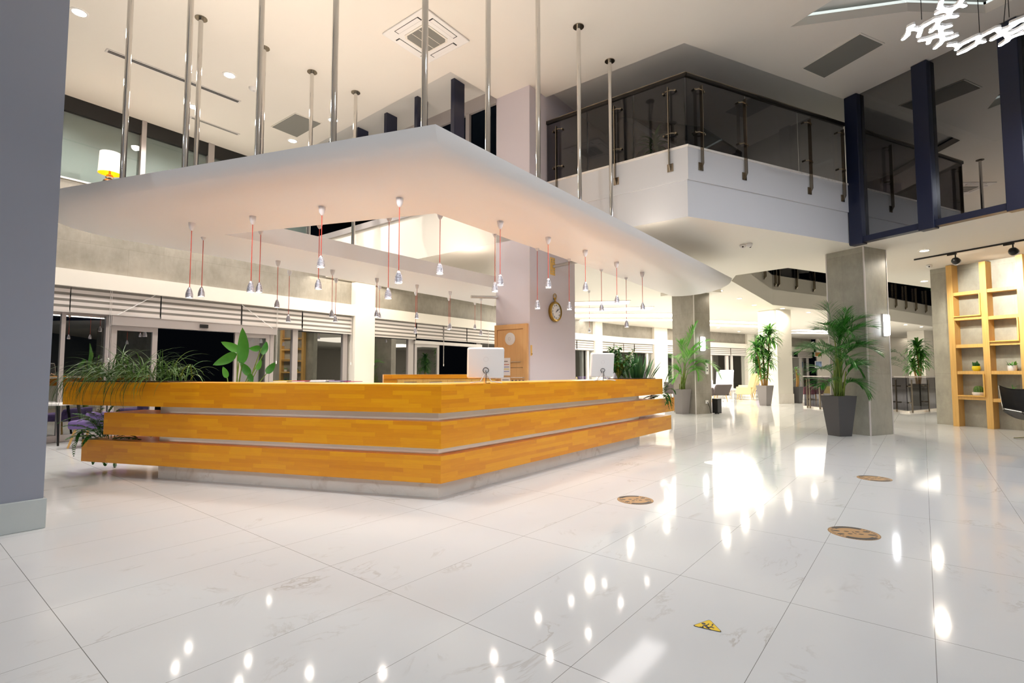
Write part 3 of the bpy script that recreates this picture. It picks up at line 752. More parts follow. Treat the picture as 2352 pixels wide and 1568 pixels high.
# back walls of the upper floor around the atrium
bwv=MB(); bwv.obox(V(8,26.5,HF),V(16,8,0),V(-.1,.3,0),UP*(HU-HF)); struct(bwv.build('wall_atrium','oak_light' if False else 'slate_tone'),'shaded wall of the upper floor beyond the atrium opening','wall')
# ---------------------------------------------------------------- dark mirror glass screen on the right
gs=thing('glass_screen',(GP.x,GP.y,HL),'tall dark reflective glass screen with blue black posts on the upper right','glass screen')
us=lambda px,py:onw(px,py,GP,E4)[0]
for px in (1967,2129,2338):
    u=us(px,380); q=GP+E4*u
    MB().obox(V(q.x,q.y,HL-.06)-E4*.12-E3*.12,E4*.24,E3*.16,UP*(HC-HL+.05)).build('mullion','blue_black',gs,bev=.01)
for k in (1,2): 
    q=GP+E4*(us(2338,380)+2.2*k); MB().obox(V(q.x,q.y,HL-.06)-E4*.12-E3*.12,E4*.24,E3*.16,UP*(HC-HL+.05)).build('mullion','blue_black',gs)
MB().obox(V(GP.x,GP.y,HL-.03)-E3*.09,E4*11,E3*.155,UP*.11).build('bottom_rail','blue_black',gs)
for k,(a,b) in enumerate(((0.05,us(2129,380)),(us(2129,380),us(2338,380)),(us(2338,380),us(2338,380)+2.2),(us(2338,380)+2.2,us(2338,380)+4.4),(us(2338,380)+4.4,11))):
    q=GP+E4*a; MB().quad(V(q.x,q.y,HL+.05),V(q.x,q.y,HL+.05)+E4*(b-a),V(q.x,q.y,HC)+E4*(b-a),V(q.x,q.y,HC)).build('glass_pane','mirror_glass',gs)
# ---------------------------------------------------------------- lattice lamp
ST='''600,570 660,510 690,400 740,370|690,420 830,430 930,360 1060,290 1200,260|820,530 850,440|1000,460 1080,390 1110,310|1110,300 1240,250 1370,240|1260,240 1275,170 1200,150 1085,195|1150,20 1130,110 1200,150 1330,130 1400,80 1490,90|1400,80 1460,-10|1100,400 1200,400 1280,380|1140,390 1150,520 1180,580|840,590 960,570 1040,540 1140,520|960,630 985,570|1150,500 1210,490 1290,480|1180,570 1270,560 1370,520|1180,580 1120,650 1060,700|1260,660 1340,650 1400,680 1370,720|1400,670 1520,610 1620,560 1680,530|1405,780 1500,740 1620,670 1700,610 1770,612|1680,600 1700,550 1850,470 1950,420 1985,412|1885,580 1980,530 2040,450|1950,425 2000,460 2120,420 2200,370 2250,330 2352,290|2170,340 2250,310 2352,270 2500,220|2050,500 2200,470 2352,390 2500,330|2010,660 2100,600 2130,560 2220,520 2352,480 2500,440|2130,560 2060,470|2352,290 2450,300 2500,330|2352,390 2420,430 2500,440'''
ZL=5.2; strokes=[]
for s in ST.split('|'):
    pts=[]
    for q in s.split():
        x,y=map(float,q.split(',')); p=at(1980+x*.1582,y*.1582,ZL); pts.append((p.x,p.y))
    strokes.append(pts)
# rest of the ring, out of frame: the traced part repeated around its centre
cx=sum(p[0] for s in strokes for p in s)/sum(len(s) for s in strokes); 
allp=[p for s in strokes for p in s]
lc=(max(p[0] for p in allp)+.12,(min(p[1] for p in allp)+max(p[1] for p in allp))/2)
strokes+=[[(2*lc[0]-x,2*lc[1]-y) for x,y in s] for s in strokes]
segs=[(a,b) for s in strokes for a,b in zip(s,s[1:])]
x0=min(p[0] for s in strokes for p in s)-.1; y0=min(p[1] for s in strokes for p in s)-.1
x1=max(p[0] for s in strokes for p in s)+.1; y1=max(p[1] for s in strokes for p in s)+.1
H=.016; nx=int((x1-x0)/H)+2; ny=int((y1-y0)/H)+2
fld={}
RW=.022
acc={}
for (ax,ay),(bx,by) in segs:
    dx,dy=bx-ax,by-ay; l2=dx*dx+dy*dy+1e-12
    for i in range(max(0,int((min(ax,bx)-.1-x0)/H)),min(nx,int((max(ax,bx)+.1-x0)/H)+1)):
        for j in range(max(0,int((min(ay,by)-.1-y0)/H)),min(ny,int((max(ay,by)+.1-y0)/H)+1)):
            x=x0+i*H; y=y0+j*H; t=max(0,min(1,((x-ax)*dx+(y-ay)*dy)/l2)); d=math.hypot(x-ax-dx*t,y-ay-dy*t)
            acc.setdefault((i,j),[]).append(d)
sdf={k:-math.log(sum(math.exp(-d/.008) for d in v))*.008 for k,v in acc.items()}
sdf={k:max(v,min(acc[k])-.016) for k,v in sdf.items()}
def val(i,j): return sdf.get((i,j),.1)-RW
vid={}; lv=[]; lf=[]
def vert(key,x,y):
    if key not in vid: vid[key]=len(lv); lv.append((x,y))
    return vid[key]
for i in range(nx):
    for j in range(ny):
        cs=[(i,j),(i+1,j),(i+1,j+1),(i,j+1)]; f=[val(*c) for c in cs]
        if min(f)>0: continue
        poly=[]
        for k in range(4):
            a,b=cs[k],cs[(k+1)%4]; fa,fb=f[k],f[(k+1)%4]
            if fa<=0: poly.append(vert(('v',a),x0+a[0]*H,y0+a[1]*H))
            if (fa<=0)!=(fb<=0):
                t=fa/(fa-fb); poly.append(vert(('e',min(a,b),max(a,b)),x0+(a[0]+(b[0]-a[0])*t)*H,y0+(a[1]+(b[1]-a[1])*t)*H))
        if len(poly)>=3: lf.append(tuple(poly))
ec={}
for f in lf:
    for a,b in zip(f,f[1:]+f[:1]): ec[(a,b)]=1
n=len(lv); lm=MB(); fs=[tuple(i+n for i in f) for f in lf]
lg=MB().add([V(x,y,ZL-.001) for x,y in lv],[f[::-1] for f in lf])
fs+=[(a,b,b+n,a+n) for (a,b) in ec if (b,a) not in ec]
lm.add([V(x,y,ZL) for x,y in lv]+[V(x,y,ZL+.03) for x,y in lv],fs)
la=thing('lattice_lamp',(lc[0],lc[1],ZL),'glowing white coral shaped lattice lamp hanging at the upper right','pendant lamp')
lm.build('lattice_body','white_plastic',la); lg.build('glowing_face','lamp_cool',la)
for x,y in ((2117,45),(2250,75),(2318,40)):
    p=at(x,y,ZL+.05); MB().tube([p,V(p.x,p.y,HC+.5)],.004,5).build('suspension_wire','rail_dark',la)
for dx in (-.5,.5):
    MB().tube([V(lc[0]+dx,lc[1],ZL+.05),V(lc[0]+dx*.5,lc[1],HC+.5)],.004,5).build('suspension_wire','rail_dark',la)
# ---------------------------------------------------------------- blinds
def blind(si,a,b,label,z0=2.33,chain=None,d=.06):
    s=SEG[si]; ua,ub_=(s.u(a) if a is not None else 0),(s.u(b) if b is not None else s.L)
    t=thing('roller_blind',s.p((ua+ub_)/2,z0,d),label,'blind','striped day and night blinds along the window wall')
    f=MB(); s.box(f,ua,ub_,z0,2.80,d,d+.006); f.build('fabric','zebra_fabric',t)
    f=MB(); s.box(f,ua,ub_,z0-.03,z0,d-.01,d+.016); f.build('bottom_bar','alu_white',t)
    if chain:
        u=s.u(chain); zb=1.5
        MB().tube([s.p(u-.012,2.78,d+.04),s.p(u-.012,zb,d+.04),s.p(u,zb-.05,d+.04),s.p(u+.012,zb,d+.04),s.p(u+.012,2.78,d+.04)],.004,5).build('pull_chain','alu_white',t)
        MB().lathe([(0,-.06),(.014,-.05),(.016,0),(.008,.02),(0,.02)],s.p(u,zb-.02,d+.04),10).build('chain_weight','white_plastic',t)
blind(0,60,152,'striped blind beside the slate column, leftmost along the window wall')
blind(0,154.5,361,'wide striped blind above the first sliding door leaf with a slanted cord',2.335,246)
blind(0,364,547.5,'striped blind directly above the dark open doorway')
blind(0,551,688,'striped blind above the big paddle leaved plant',2.33,630)
blind(0,691,804,'striped blind immediately left of the white pier',2.29,801)
blind(0,855,951,'striped blind immediately right of the white pier',2.27,854)
blind(0,954,1014,'striped blind over the glass door leaf behind the back counter',2.31,1014)
blind(0,1017,1068,'striped blind above the black opening behind the nearer computer',2.31)
blind(0,1070,1150,'striped blind ending behind the lilac column',2.31,1117)
blind(0,1300,1321,'small striped blind emerging right of the lilac column')
blind(1,1323.5,1361,'striped blind left of the narrow white pier by the farther computer')
blind(1,1379,1407,'narrow striped blind left over the bushy ficus')
blind(1,1408.5,1429,'striped blind over the middle of the bushy ficus')
blind(2,None,1454,'striped blind above the gap between ficus and snake plant')
blind(2,1456,1497,'striped blind above the snake plant')
blind(3,1530,1552,'striped blind just left of the middle concrete column')
blind(3,1628,1675,'striped blind right of the middle concrete column')
blind(3,1677,None,'striped blind behind the left side of the dracaena')
blind(4,1729,1757,'narrow striped blind touching the white column')
blind(4,1830,1863,'farthest striped blind beside the white far wall')
# slanted cords tied back across two blinds
for (xa,ya,xb,yb,lab) in ((270,723,357,678,'pale cord slanting across the blind left of the open doorway'),(556,700,626,754,'pale cord slanting across the blind above the paddle leaved plant')):
    ua,za=onw(xa,ya,S0.P+NW*.1,DW); ub2,zb=onw(xb,yb,S0.P+NW*.1,DW)
    o=MB().tube([S0.p(ua,za,.1),S0.p(ub2,zb,.1)],.007,6).build('blind_cord','paper'); tag(o,lab,'cord')
# ---------------------------------------------------------------- ceiling fittings
def disc_light(p,r,label,em='lamp_warm',e=0,rim='white_plastic',col=(1,.94,.87),size=2.6,cat='downlight',grp=None):
    t=thing('downlight',p,label,cat,grp)
    MB().lathe([(r*1.35,-.001),(r*1.35,-.008),(r,-.012),(r,-.004)],V(p.x,p.y,p.z),24).build('rim',rim,t)
    MB().lathe([(0,-.005),(r,-.005)],V(p.x,p.y,p.z),20).build('lens',em,t)
    if e:
        lampspot(V(p.x,p.y,p.z-.02),e,size,.5,col,.09)
    return t
HI=[(182,28,'large bright downlight nearest the top left of the lobby ceiling'),(124,130,'bright downlight half hidden at the slate column edge'),(527,172,'bright downlight left of the round smoke detector'),(445,245,'bright downlight beside the far end of the slot diffuser'),(672,323,'bright downlight at the tip of the square ceiling grille'),(765,275,'small downlight behind the pole in front of the air conditioner')]
for x,y,l in HI: disc_light(at(x,y,HC),.085,l,e=270,grp='lobby ceiling downlights')
# same downlights of the lobby ceiling, over and behind the viewpoint
for k,(x,y) in enumerate(((-7.5,-1.5),(-3.5,-4.5),(1,-5.5),(6,-5.5),(9.5,-2),(2.2,3.2),(-9.5,2.5))):
    lampspot(V(x,y,HC-.03),85,2.7,.5,(.86,.93,1),.09)
for x,y,tx,ty,tz in ((-4.5,-5.5,-2.5,6,1.7),(.5,-6,-.5,5,.6),(5,-5,2.5,7,1.2)):  # aimed fill spots added behind the viewpoint to brighten desk front and canopy
    p=V(x,y,HC-.1); l=lampspot(p,430,1.1,.9,(.86,.93,1),.12); l.rotation_euler=(p-V(tx,ty,tz)).to_track_quat('Z','Y').to_euler()
LO=[(2123,575,'upper of two downlights left of the track light, by the black screen rail'),(2123,645,'lower downlight left of the oak shelving'),(1654,667,'downlight under the right tip of the canopy'),(1698,685,'small downlight right of the middle column'),(1732,700,'downlight over the dracaena'),(1797,708,'downlight above the white column'),(1857,717,'downlight left of the tall palm'),(1912,617,'downlight touching the left edge of the grey column'),(2080,745,'first downlight above the glass balustrade'),(2116,750,'second downlight above the glass balustrade'),(2148,754,'third downlight above the glass balustrade'),(2087,774,'small distant downlight above the drooping palm'),(1650,752,'distant downlight beyond the middle column'),(1697,761,'distant downlight near the light strips')]
for x,y,l in LO:
    p=at(x,y,HL); 
    if p.y>60: continue
    disc_light(p,.075,l,em='lamp_warm',e=(145 if y<720 else 0),grp='gallery soffit downlights',col=(1,.9,.74),size=2.9)
for x,y,l in ((1428,226,'small bright downlight above the gallery plant'),(1750,318,'small star bright downlight seen through the gallery glass'),(1696,279,'tiny downlight seen through the gallery glass by a baluster')):
    d=ray(x,y); t=(HU-CAMZ)/d.z; Y=min(t,12.5/d.y); p=V(d.x*Y,d.y*Y,CAMZ+d.z*Y)
    tg=thing('gallery_spotlight',p,l,'spotlight')
    MB().lathe([(.05,.12),(.05,0),(.04,0)],p,14).build('housing','black',tg); MB().lathe([(0,.01),(.04,.01)],p,14).build('lens','lamp_cool',tg)
    MB().tube([p+UP*.1,V(p.x,p.y,HU)],.008,6).build('stem','black',tg)
# four way air conditioner
q=[at(x,y,HC) for x,y in ((877,75),(975,16),(1077,92),(985,142))]; c=(q[0]+q[1]+q[2]+q[3])/4
ac=thing('ceiling_air_conditioner',c,'square four way air conditioner panel set in the lobby ceiling','air conditioner')
ax=-N1; ay=E1; hs=.49
def sq(h,z0,z1): return MB().obox(c-ax*h-ay*h+UP*z0,ax*2*h,ay*2*h,UP*(z1-z0))
sq(hs,-.03,0).build('panel','white_plastic',ac,bev=.012)
oc8=[]; h=.25; k=.05
for sx,sy in ((1,1),(-1,1),(-1,-1),(1,-1)):
    pa=[(sx*h,sy*(h-k)),(sx*(h-k),sy*h)]
    if sx*sy<0: pa.reverse()
    oc8+=pa
mb=MB(); mb.prism([((c+ax*a*1.06+ay*b*1.06).x,(c+ax*a*1.06+ay*b*1.06).y) for a,b in oc8],c.z-.042,c.z-.03); mb.build('grille_frame','paint_warm',ac)
mb=MB(); mb.prism([((c+ax*a*.94+ay*b*.94).x,(c+ax*a*.94+ay*b*.94).y) for a,b in oc8],c.z-.046,c.z-.042); mb.build('intake_grille','vent_grey',ac)
for i in (-.08,.08): MB().obox(c+ax*i-ay*.23-ax*.004-UP*.048,ax*.008,ay*.46,UP*.003).build('grille_bar','paint_warm',ac)
for d,s in ((ax,ay),(-ax,ay),(ay,ax),(-ay,ax)):
    MB().obox(c+d*.34-s*.27-UP*.033,d*.085,s*.54,UP*.004).build('slot','black_soft',ac)
    MB().obox(c+d*.347-s*.252-UP*.038,d*.072,s*.504,UP*.006).build('air_flap','white_plastic',ac)
# grilles and slots
def ceilquad(name,pts,z,mat,label,cat,frame='paint_white',th=.015):
    q=[at(x,y,z) for x,y in pts]; c=sum(q,V(0,0,0))/4
    t=thing(name,c,label,cat)
    mb=MB(); 
    o=[c+(p-c)*1.0+(p-c).normalized()*.03 for p in q]
    mb.prism([(p.x,p.y) for p in o],z-th,z-.001,); mb.build('frame',frame,t)
    mb=MB().prism([(p.x,p.y) for p in q],z-th-.006,z-th); mb.build('mesh_panel',mat,t)
    return t
ceilquad('return_air_grille',[(1845,155),(1975,77),(2027,100),(1893,176)],HC,'vent_grey','long grey return air grille in the ceiling near the lattice lamp','grille')
ceilquad('return_air_grille',[(625,290),(678,260),(737,282),(682,313)],HC,'vent_grey','square grey air grille in the ceiling behind the front poles','grille')
def slot(a,b,w,label,mat2='black_soft'):
    p,q=at(*a,HC),at(*b,HC); d=(q-p).normalized(); n=V(-d.y,d.x,0); t=thing('slot_diffuser',(p+q)/2,label,'air diffuser')
    MB().obox(p-n*w/2-UP*.01,q-p,n*w,UP*.009).build('frame','alu_white',t)
    for k in (-.28,.06): MB().obox(p+n*w*k-UP*.013+d*.03,(q-p)-d*.06,n*w*.24,UP*.004).build('slot',mat2,t)
slot((243,114),(551,234),.13,'long black slot diffuser crossing the ceiling behind the poles')
slot((437,268),(549,309),.1,'short pale slot diffuser in the ceiling behind the poles','vent_grey')
p=at(583,203,HC); t=thing('smoke_detector',p,'round white smoke detector on the ceiling behind a pole','smoke detector')
MB().lathe([(.0,-.05),(.05,-.045),(.085,-.02),(.09,0)],p,24).build('housing','white_plastic',t,smooth=True)
MB().lathe([(0,-.055),(.02,-.055),(.02,-.05)],p,14).build('sensor_cap','alu_white',t)
for x,y,l,f in ((1706,566,'left of the paired dome cameras under the gallery, dark lens facing us',1),(1721,563,'right of the paired dome cameras under the gallery, turned away',0),(2134,612,'small dome camera on the soffit left of the oak shelving',1)):
    p=at(x,y-4,HL); t=thing('dome_camera',p,l,'security camera')
    dm=V(-p.x,-p.y,-2).normalized() if f else V(.6,.3,-.7)
    MB().lathe([(.0,-.075),(.035,-.065),(.055,-.04),(.06,-.015),(.05,0)],p,18).build('housing','white_plastic',t,smooth=True)
    q=p+V(0,0,-.035)+dm*.03; MB().lathe([(0,.028),(.018,.02),(.024,0)],q,12,M=dm.to_track_quat('Z','Y').to_matrix()).build('lens','black',t,smooth=True)
# track light
ta,tb=at(2100,598,HL-.03),at(2352,553,HL-.03); td=(tb-ta).normalized()
tl=thing('track_light',ta,'black ceiling track with two round spotlights in front of the oak shelving','track light')
MB().obox(ta-V(-td.y,td.x,0)*.017,td*((tb-ta).length+2.5),V(-td.y,td.x,0)*.034,UP*.03).build('track','black',tl)
for x,y in ((2195,600),(2327,574)):
    u,_=onw(x,y,ta,td); p=ta+td*u
    hd=MB().tube([p,p-UP*.12],.012,8); hd.obox(p-td*.14-V(0,0,.03)-V(-td.y,td.x,0)*.016,td*.16,V(-td.y,td.x,0)*.032,UP*.03); ho=hd.build('adapter','black',tl)
    aim=(E3*.9-UP*.42+E4*.1).normalized(); qm=aim.to_track_quat('Z','Y').to_matrix(); c0=p-UP*.16
    MB().lathe([(0,-.075),(.04,-.065),(.068,-.03),(.074,.01),(.07,.04),(.056,.04)],c0,20,M=qm).build('spot_head','black',ho,smooth=True)
    MB().lathe([(.074,.03),(.076,.055),(.06,.055),(.05,.03)],c0,20,M=qm).build('spot_ring','alu_white',ho,smooth=True)
    MB().lathe([(0,.035),(.056,.035)],c0,18,M=qm).build('spot_lens','lamp_warm',ho)
    l=lampspot(c0+aim*.08,170,1.4,.5,(1,.96,.86),.04); l.rotation_euler=(-aim).to_track_quat('Z','Y').to_euler()
# glowing strips recessed in the far ceiling
def strip(a,b,w,label,mat='panel_glow'):
    p,q=at(*a,HL),at(*b,HL); d=(q-p).normalized(); n=V(-d.y,d.x,0)
    t=thing('ceiling_light_strip',(p+q)/2,label,'ceiling light','glowing strips in the lounge ceiling')
    MB().obox(p-n*(w/2+.06)-UP*.02,q-p,n*(w+.12),UP*.019).build('trim','paint_white',t)
    MB().obox(p-n*w/2-UP*.03+d*.05,q-p-d*.1,n*w,UP*.01).build('diffuser',mat,t)
strip((1240,698),(1448,693),.8,'glowing ceiling strip nearest the lilac column')
strip((1240,712),(1500,707),.9,'second glowing ceiling strip right of the lilac column')
strip((1260,724),(1555,722),1.1,'third glowing ceiling strip, reaching the middle column')
strip((1330,734),(1620,733),.7,'glowing ceiling strip passing behind the middle column')
strip((1600,735),(1756,741),.7,'glowing ceiling strip between the middle and white columns')
strip((1600,744),(1756,749),.8,'lower glowing ceiling strip left of the white column')
strip((1822,757),(1925,760),.9,'glowing ceiling strip behind the tall palm fronds')
strip((1822,763),(1925,765),.9,'farthest glowing ceiling strip behind the tall palm')
for x,y in ((1.8,12.2),(2.6,13.6),(3.4,15.0),(4.4,13.2),(3.9,11.9),(4.9,16.6)): lampspot(V(x,y,HL-.03),42,2.8,.5,(1,.91,.76),.09)  # fill spots without fittings, added to light the lounge floor
for x,y,e,sz in ((8,22,250,5.5),(3,19.5,190,5.5),(11.5,27,300,5.5),(17,28,260,5.5),(20,22,170,4),(-3.5,13.2,80,3),(14,8.5,230,4),(22,14,160,5.5),(30,18,260,5.5)):  # broad fill lights added under the lounge ceiling, no fittings there
    la=bpy.data.lights.new('lounge_fill_light','AREA'); la.shape='RECTANGLE'; la.size=sz; la.size_y=sz; la.energy=e; la.color=(1,.91,.76)
    lo=bpy.data.objects.new('lounge_fill_light',la); COL.objects.link(lo); lo.location=V(x,y,HL-.04); lo.rotation_euler=(0,0,.6)
# wall lamps
def sconce(P,D,O,u,z0,z1,w,label):
    c=P+D*u; t=thing('wall_sconce',V(c.x,c.y,z0)+O*.01,label,'wall lamp')
    MB().obox(V(c.x,c.y,z0)-D*w/2,D*w,O*.03,UP*(z1-z0)).build('backplate','alu_white',t)
    MB().obox(V(c.x,c.y,z0+.01)-D*w*.42+O*.03,D*w*.84,O*.07,UP*(z1-z0-.02)).build('diffuser','sconce_glow',t,bev=.03)
u,z=onw(2029,722,gp,E3); u2,z2=onw(2029,772,gp,E3); sconce(gp,E3,E4,u,z2,z,.13,'glowing upright wall lamp on the grey column beside the tall palm')
u,z=onw(1611,773,mp,E3); u2,z2=onw(1611,806,mp,E3); sconce(mp,E3,E4,u,z2,z,.16,'glowing wall lamp on the middle column above the light green palm')
# ---------------------------------------------------------------- lilac column fittings
cl_c=CC-N1*.4
ua,_=onw(1139.5,800,CC,N1); ub3,_=onw(1214,800,CC,N1)
ua,ub3=min(ua,ub3),max(ua,ub3); OL=-E1          # left face looks to -E1
cab=thing('wall_cabinet',V((CC+N1*((ua+ub3)/2)).x,(CC+N1*((ua+ub3)/2)).y,0),'tall oak cupboard front fixed on the left face of the lilac column','cupboard')
pb=lambda u,z,d:V((CC+N1*u+OL*d).x,(CC+N1*u+OL*d).y,z)
def lbox(mb,u0,u1,z0,z1,d0,d1): return mb.obox(pb(u0,z0,d0),N1*(u1-u0),OL*(d1-d0),UP*(z1-z0))
W=ub3-ua; zt=onw(1175,745,CC,N1)[1]; zt=2.12
mb=MB(); lbox(mb,ua,ua+.06,0,zt,0,.05); lbox(mb,ub3-.09,ub3,0,zt,0,.05); lbox(mb,ua+.06,ub3-.09,zt-.09,zt,0,.05); mb.build('frame','oak_pale',cab)
mb=MB(); lbox(mb,ua+.065,ub3-.095,1.32-.0,zt-.095,0,.035); dr=mb.build('door_leaf','oak_pale',cab)
mb=MB(); lbox(mb,ua+.065,ub3-.095,.02,1.312,0,.035); mb.build('lower_panel','oak_pale',cab)
uh0,zh=onw(1172,841,CC+OL*.06,N1); mb=MB().tube([pb(ub3-.36,1.42,.06),pb(ub3-.14,1.42,.06)],.008,8); mb.build('handle','steel',dr)
u,z=onw(1171,778,CC+OL*.05,N1); p=pb(u,z,.035); qm=OL.to_track_quat('Z','Y').to_matrix()
t=thing('round_wireless_unit',p,'round white disc unit on the oak cupboard door','wireless unit')
MB().lathe([(.115,0),(.118,.012),(.1,.026),(0,.03)],p,28,M=qm).build('cover','white_plastic',t,smooth=True); MB().lathe([(.03,.0295),(.03,.032),(.022,.032),(.022,.0295)],p,20,M=qm).build('ring_mark','alu_white',t)
def sheet(x0,x1,y0,y1,label,lines,D=.04):
    u0,z1=onw(x0,y0,CC+OL*D,N1); u1,_=onw(x1,y0,CC+OL*D,N1); _,z0=onw((x0+x1)/2,y1,CC+OL*D,N1)
    t=thing('notice_sheet',pb((u0+u1)/2,z0,D),label,'paper')
    mb=MB(); lbox(mb,min(u0,u1),max(u0,u1),z0,z1,D,D+.003); mb.build('sheet','paper',t)
    h=z1-z0; w=abs(u1-u0); a=min(u0,u1)
    for k,(f,c,ww) in enumerate(lines):
        mb=MB(); lbox(mb,a+w*(.5-ww/2),a+w*(.5+ww/2),z1-h*f-.012,z1-h*f,D+.003,D+.004); mb.build('printed_line',c,t)
plain('ink_red','c05a4a',.6); plain('ink_blue','6a7fc0',.6); plain('ink_yellow','d8c03a',.6)
sheet(1150,1172,822,862,'white notice with coloured lines taped on the cupboard behind the computer',[(.18,'ink',.5),(.36,'ink_red',.8),(.5,'ink_blue',.8),(.62,'ink_yellow',.8),(.75,'ink_blue',.8)])
sheet(1151,1172,866,884,'white sheet below the coloured notice on the cupboard',[(.3,'ink',.7),(.5,'ink',.7)])
for k in range(4):
    x=1173.5+k*8.3; u0,zb=onw(x,884,CC+OL*.05,N1); u1,z1=onw(x+7,866,CC+OL*.05,N1)
    a,b=min(u0,u1),max(u0,u1)
    t=thing('switch_plate',pb((a+b)/2,1.1,.05),'%s white switch plate with dark window low on the cupboard'%('leftmost of four','second of four','third of four','rightmost of four')[k],'switch','switch plates on the cupboard')
    mb=MB(); lbox(mb,a,b,1.13,z1,.036,.05); mb.build('plate','white_plastic',t); mb=MB(); lbox(mb,a+(b-a)*.22,b-(b-a)*.22,z1-.085,z1-.05,.05,.053); mb.build('display','ink',t)
# pocket watch clock on the right face
OR=N1; u,z=onw(1272,716,CC,E1); pc2=lambda uu,zz,d:V((CC+E1*uu+OR*d).x,(CC+E1*uu+OR*d).y,zz)
c=pc2(u,z,0); qm=Matrix((E1,UP,E1.cross(UP))).transposed()
ck=thing('wall_clock',c,'antique style round pocket watch wall clock with Roman numerals on the lilac column','clock')
MB().lathe([(.19,0),(.2,.02),(.2,.05),(.185,.07),(.155,.06)],c,40,M=qm).build('case','brass',ck,smooth=True)
MB().lathe([(0,.055),(.16,.055)],c,40,M=qm).build('dial','paper',ck)
nm=MB()
for k,s in enumerate('XII I II III IIII V VI VII VIII IX X XI'.split()):
    a=PI/2-k*PI/6; text_mb(nm,s,.042,c+OR*.058+E1*(.122*math.cos(a))+UP*(.122*math.sin(a)),(E1*math.sin(a)-UP*math.cos(a)),(E1*math.cos(a)+UP*math.sin(a)),.001)
nm.build('numerals','ink',ck)
for L,wd,a in ((.075,.012,math.radians(62)),(.115,.008,math.radians(68+0))):
    d=E1*math.cos(a-.3)+UP*math.sin(a-.3) if L<.1 else E1*math.cos(.5)+UP*math.sin(.5); s=d.cross(OR)
    MB().obox(c+OR*.061-s*wd/2-d*.02,d*(L+.02),s*wd,OR*.003).build('hand','ink',ck)
mb=MB().tube([c+UP*.19+OR*.03,c+UP*.24+OR*.03],[.02,.014],12); mb.lathe([(.0,.235),(.026,.24),(.028,.26),(.018,.275),(0,.277)],c+OR*.03,14); mb.build('winding_crown','brass',ck,smooth=True)
rg=[c+OR*.03+UP*.305+(E1*math.cos(a)+UP*math.sin(a))*.048 for a in [2*PI*i/18 for i in range(19)]]
MB().tube(rg,.008,6).build('ring_loop','brass',ck,smooth=True)
u,z=onw(1220,805,CC,E1); t=thing('door_handle_plate',pc2(u,z,0),'small yellow vertical plate at the corner of the lilac column','plate')
MB().obox(pc2(u-.02,z-.09,0),E1*.035,OR*.012,UP*.19).build('plate','oak_light',t); MB().lathe([(.0,.018),(.008,.016),(.008,0)],pc2(u,z-.06,.012),10,M=qm).build('knob','brass',t)
# canopy brace on the column
u,z=onw(1270,612,CC,E1); br=thing('canopy_brace',pc2(u,z,0),'steel brace bar bolted on the lilac column under the canopy','brace')
MB().obox(pc2(u-.1,z-.17,0),E1*.16,OR*.012,UP*.34).build('bolt_plate','oak_light',br)
for i in (-1,1):
    for j in (-1.4,-.9,.9,1.4): MB().lathe([(.011,0),(.011,.012),(0,.014)],pc2(u-.02+i*.045,z+j*.09,.012),8,M=qm).build('bolt','steel',br)
MB().tube([pc2(u,z,.01),pc2(u+.25,z+.12,1.2)],.032,12).build('brace_bar','steel',br,smooth=True)
t=thing('canopy_brace',pb(-.75,2.62,0),'steel brace bar left of the lilac column under the far canopy arm','brace')
MB().tube([pb(-.75,2.66,.02),pb(-1.0,2.64,.5)],.03,12).build('brace_bar','steel',t,smooth=True)
# ---------------------------------------------------------------- desk top things
def desktop_computer(p,face,w,h,label,tilt=.16):
    face=Vector(face).normalized(); sd=UP.cross(face)            # face = direction the BACK looks
    t=thing('desktop_computer',p,label,'computer')
    n=(face*math.cos(tilt)+UP*-math.sin(tilt)); uv_=(UP*math.cos(tilt)+face*math.sin(tilt))
    n=(face*math.cos(tilt)-UP*math.sin(tilt)).normalized(); upv=n.cross(sd)*-1
    if upv.z<0: upv=-upv
    o=p+UP*.055
    bk=MB(); r=.02; pts=[]
    for cx,cy,a0 in ((w/2-r,r,-PI/2),(w/2-r,h-r,0),(-w/2+r,h-r,PI/2),(-w/2+r,r,PI)):
        for k in range(5): a=a0+k*PI/8; pts.append((cx+r*math.cos(a),cy+r*math.sin(a)))
    m=len(pts); A=[o+sd*x+upv*y+n*.012 for x,y in pts]; B=[o+sd*x+upv*y-n*.012 for x,y in pts]
    Cc=[o+sd*x*.93+upv*(h/2+(y-h/2)*.93)+n*.022 for x,y in pts]
    fs=[(i,(i+1)%m,m+(i+1)%m,m+i) for i in range(m)]+[(m+i,m+(i+1)%m,2*m+(i+1)%m,2*m+i) for i in range(m)]+[tuple(range(2*m,3*m)),tuple(range(m))[::-1]]
    bk.add(B+A+Cc,fs).build('back_shell','white_plastic',t)
    MB().obox(o-sd*(w/2-.012)+upv*.012-n*.0135,sd*(w-.024),upv*(h-.024),n*.001).build('screen','black',t)
    q=o+upv*h*.63+n*.0225-sd*.0; MB().lathe([(.026,0),(.026,.001),(.024,.001),(.024,0)],q,20,M=Matrix((sd,upv,n)).transposed()).build('round_mark','alu_white',t)
    st=MB()
    for sx in (-1,1): st.tube([o+upv*.07+n*.03,p+sd*sx*.06+n*.06+UP*.03,p+sd*sx*.17+face*.09+UP*.006],.006,6)
    st.tube([o+upv*.07+n*.02,p-face*.12+UP*.006],.006,6); st.build('wire_stand','alu_white',t,smooth=True)
    cb=MB(); c0=o+upv*.09+n*.03
    cb.tube([c0+sd*(.03*math.cos(a))+upv*(.03*math.sin(a))+n*.01*math.sin(2*a) for a in [i*.5 for i in range(14)]],.004,5); cb.tube([c0,c0-upv*.03+n*.03,p+face*.05+UP*.004,p+face*.02+sd*.05+UP*.004],.004,5); cb.build('cables','black',t)
    return t
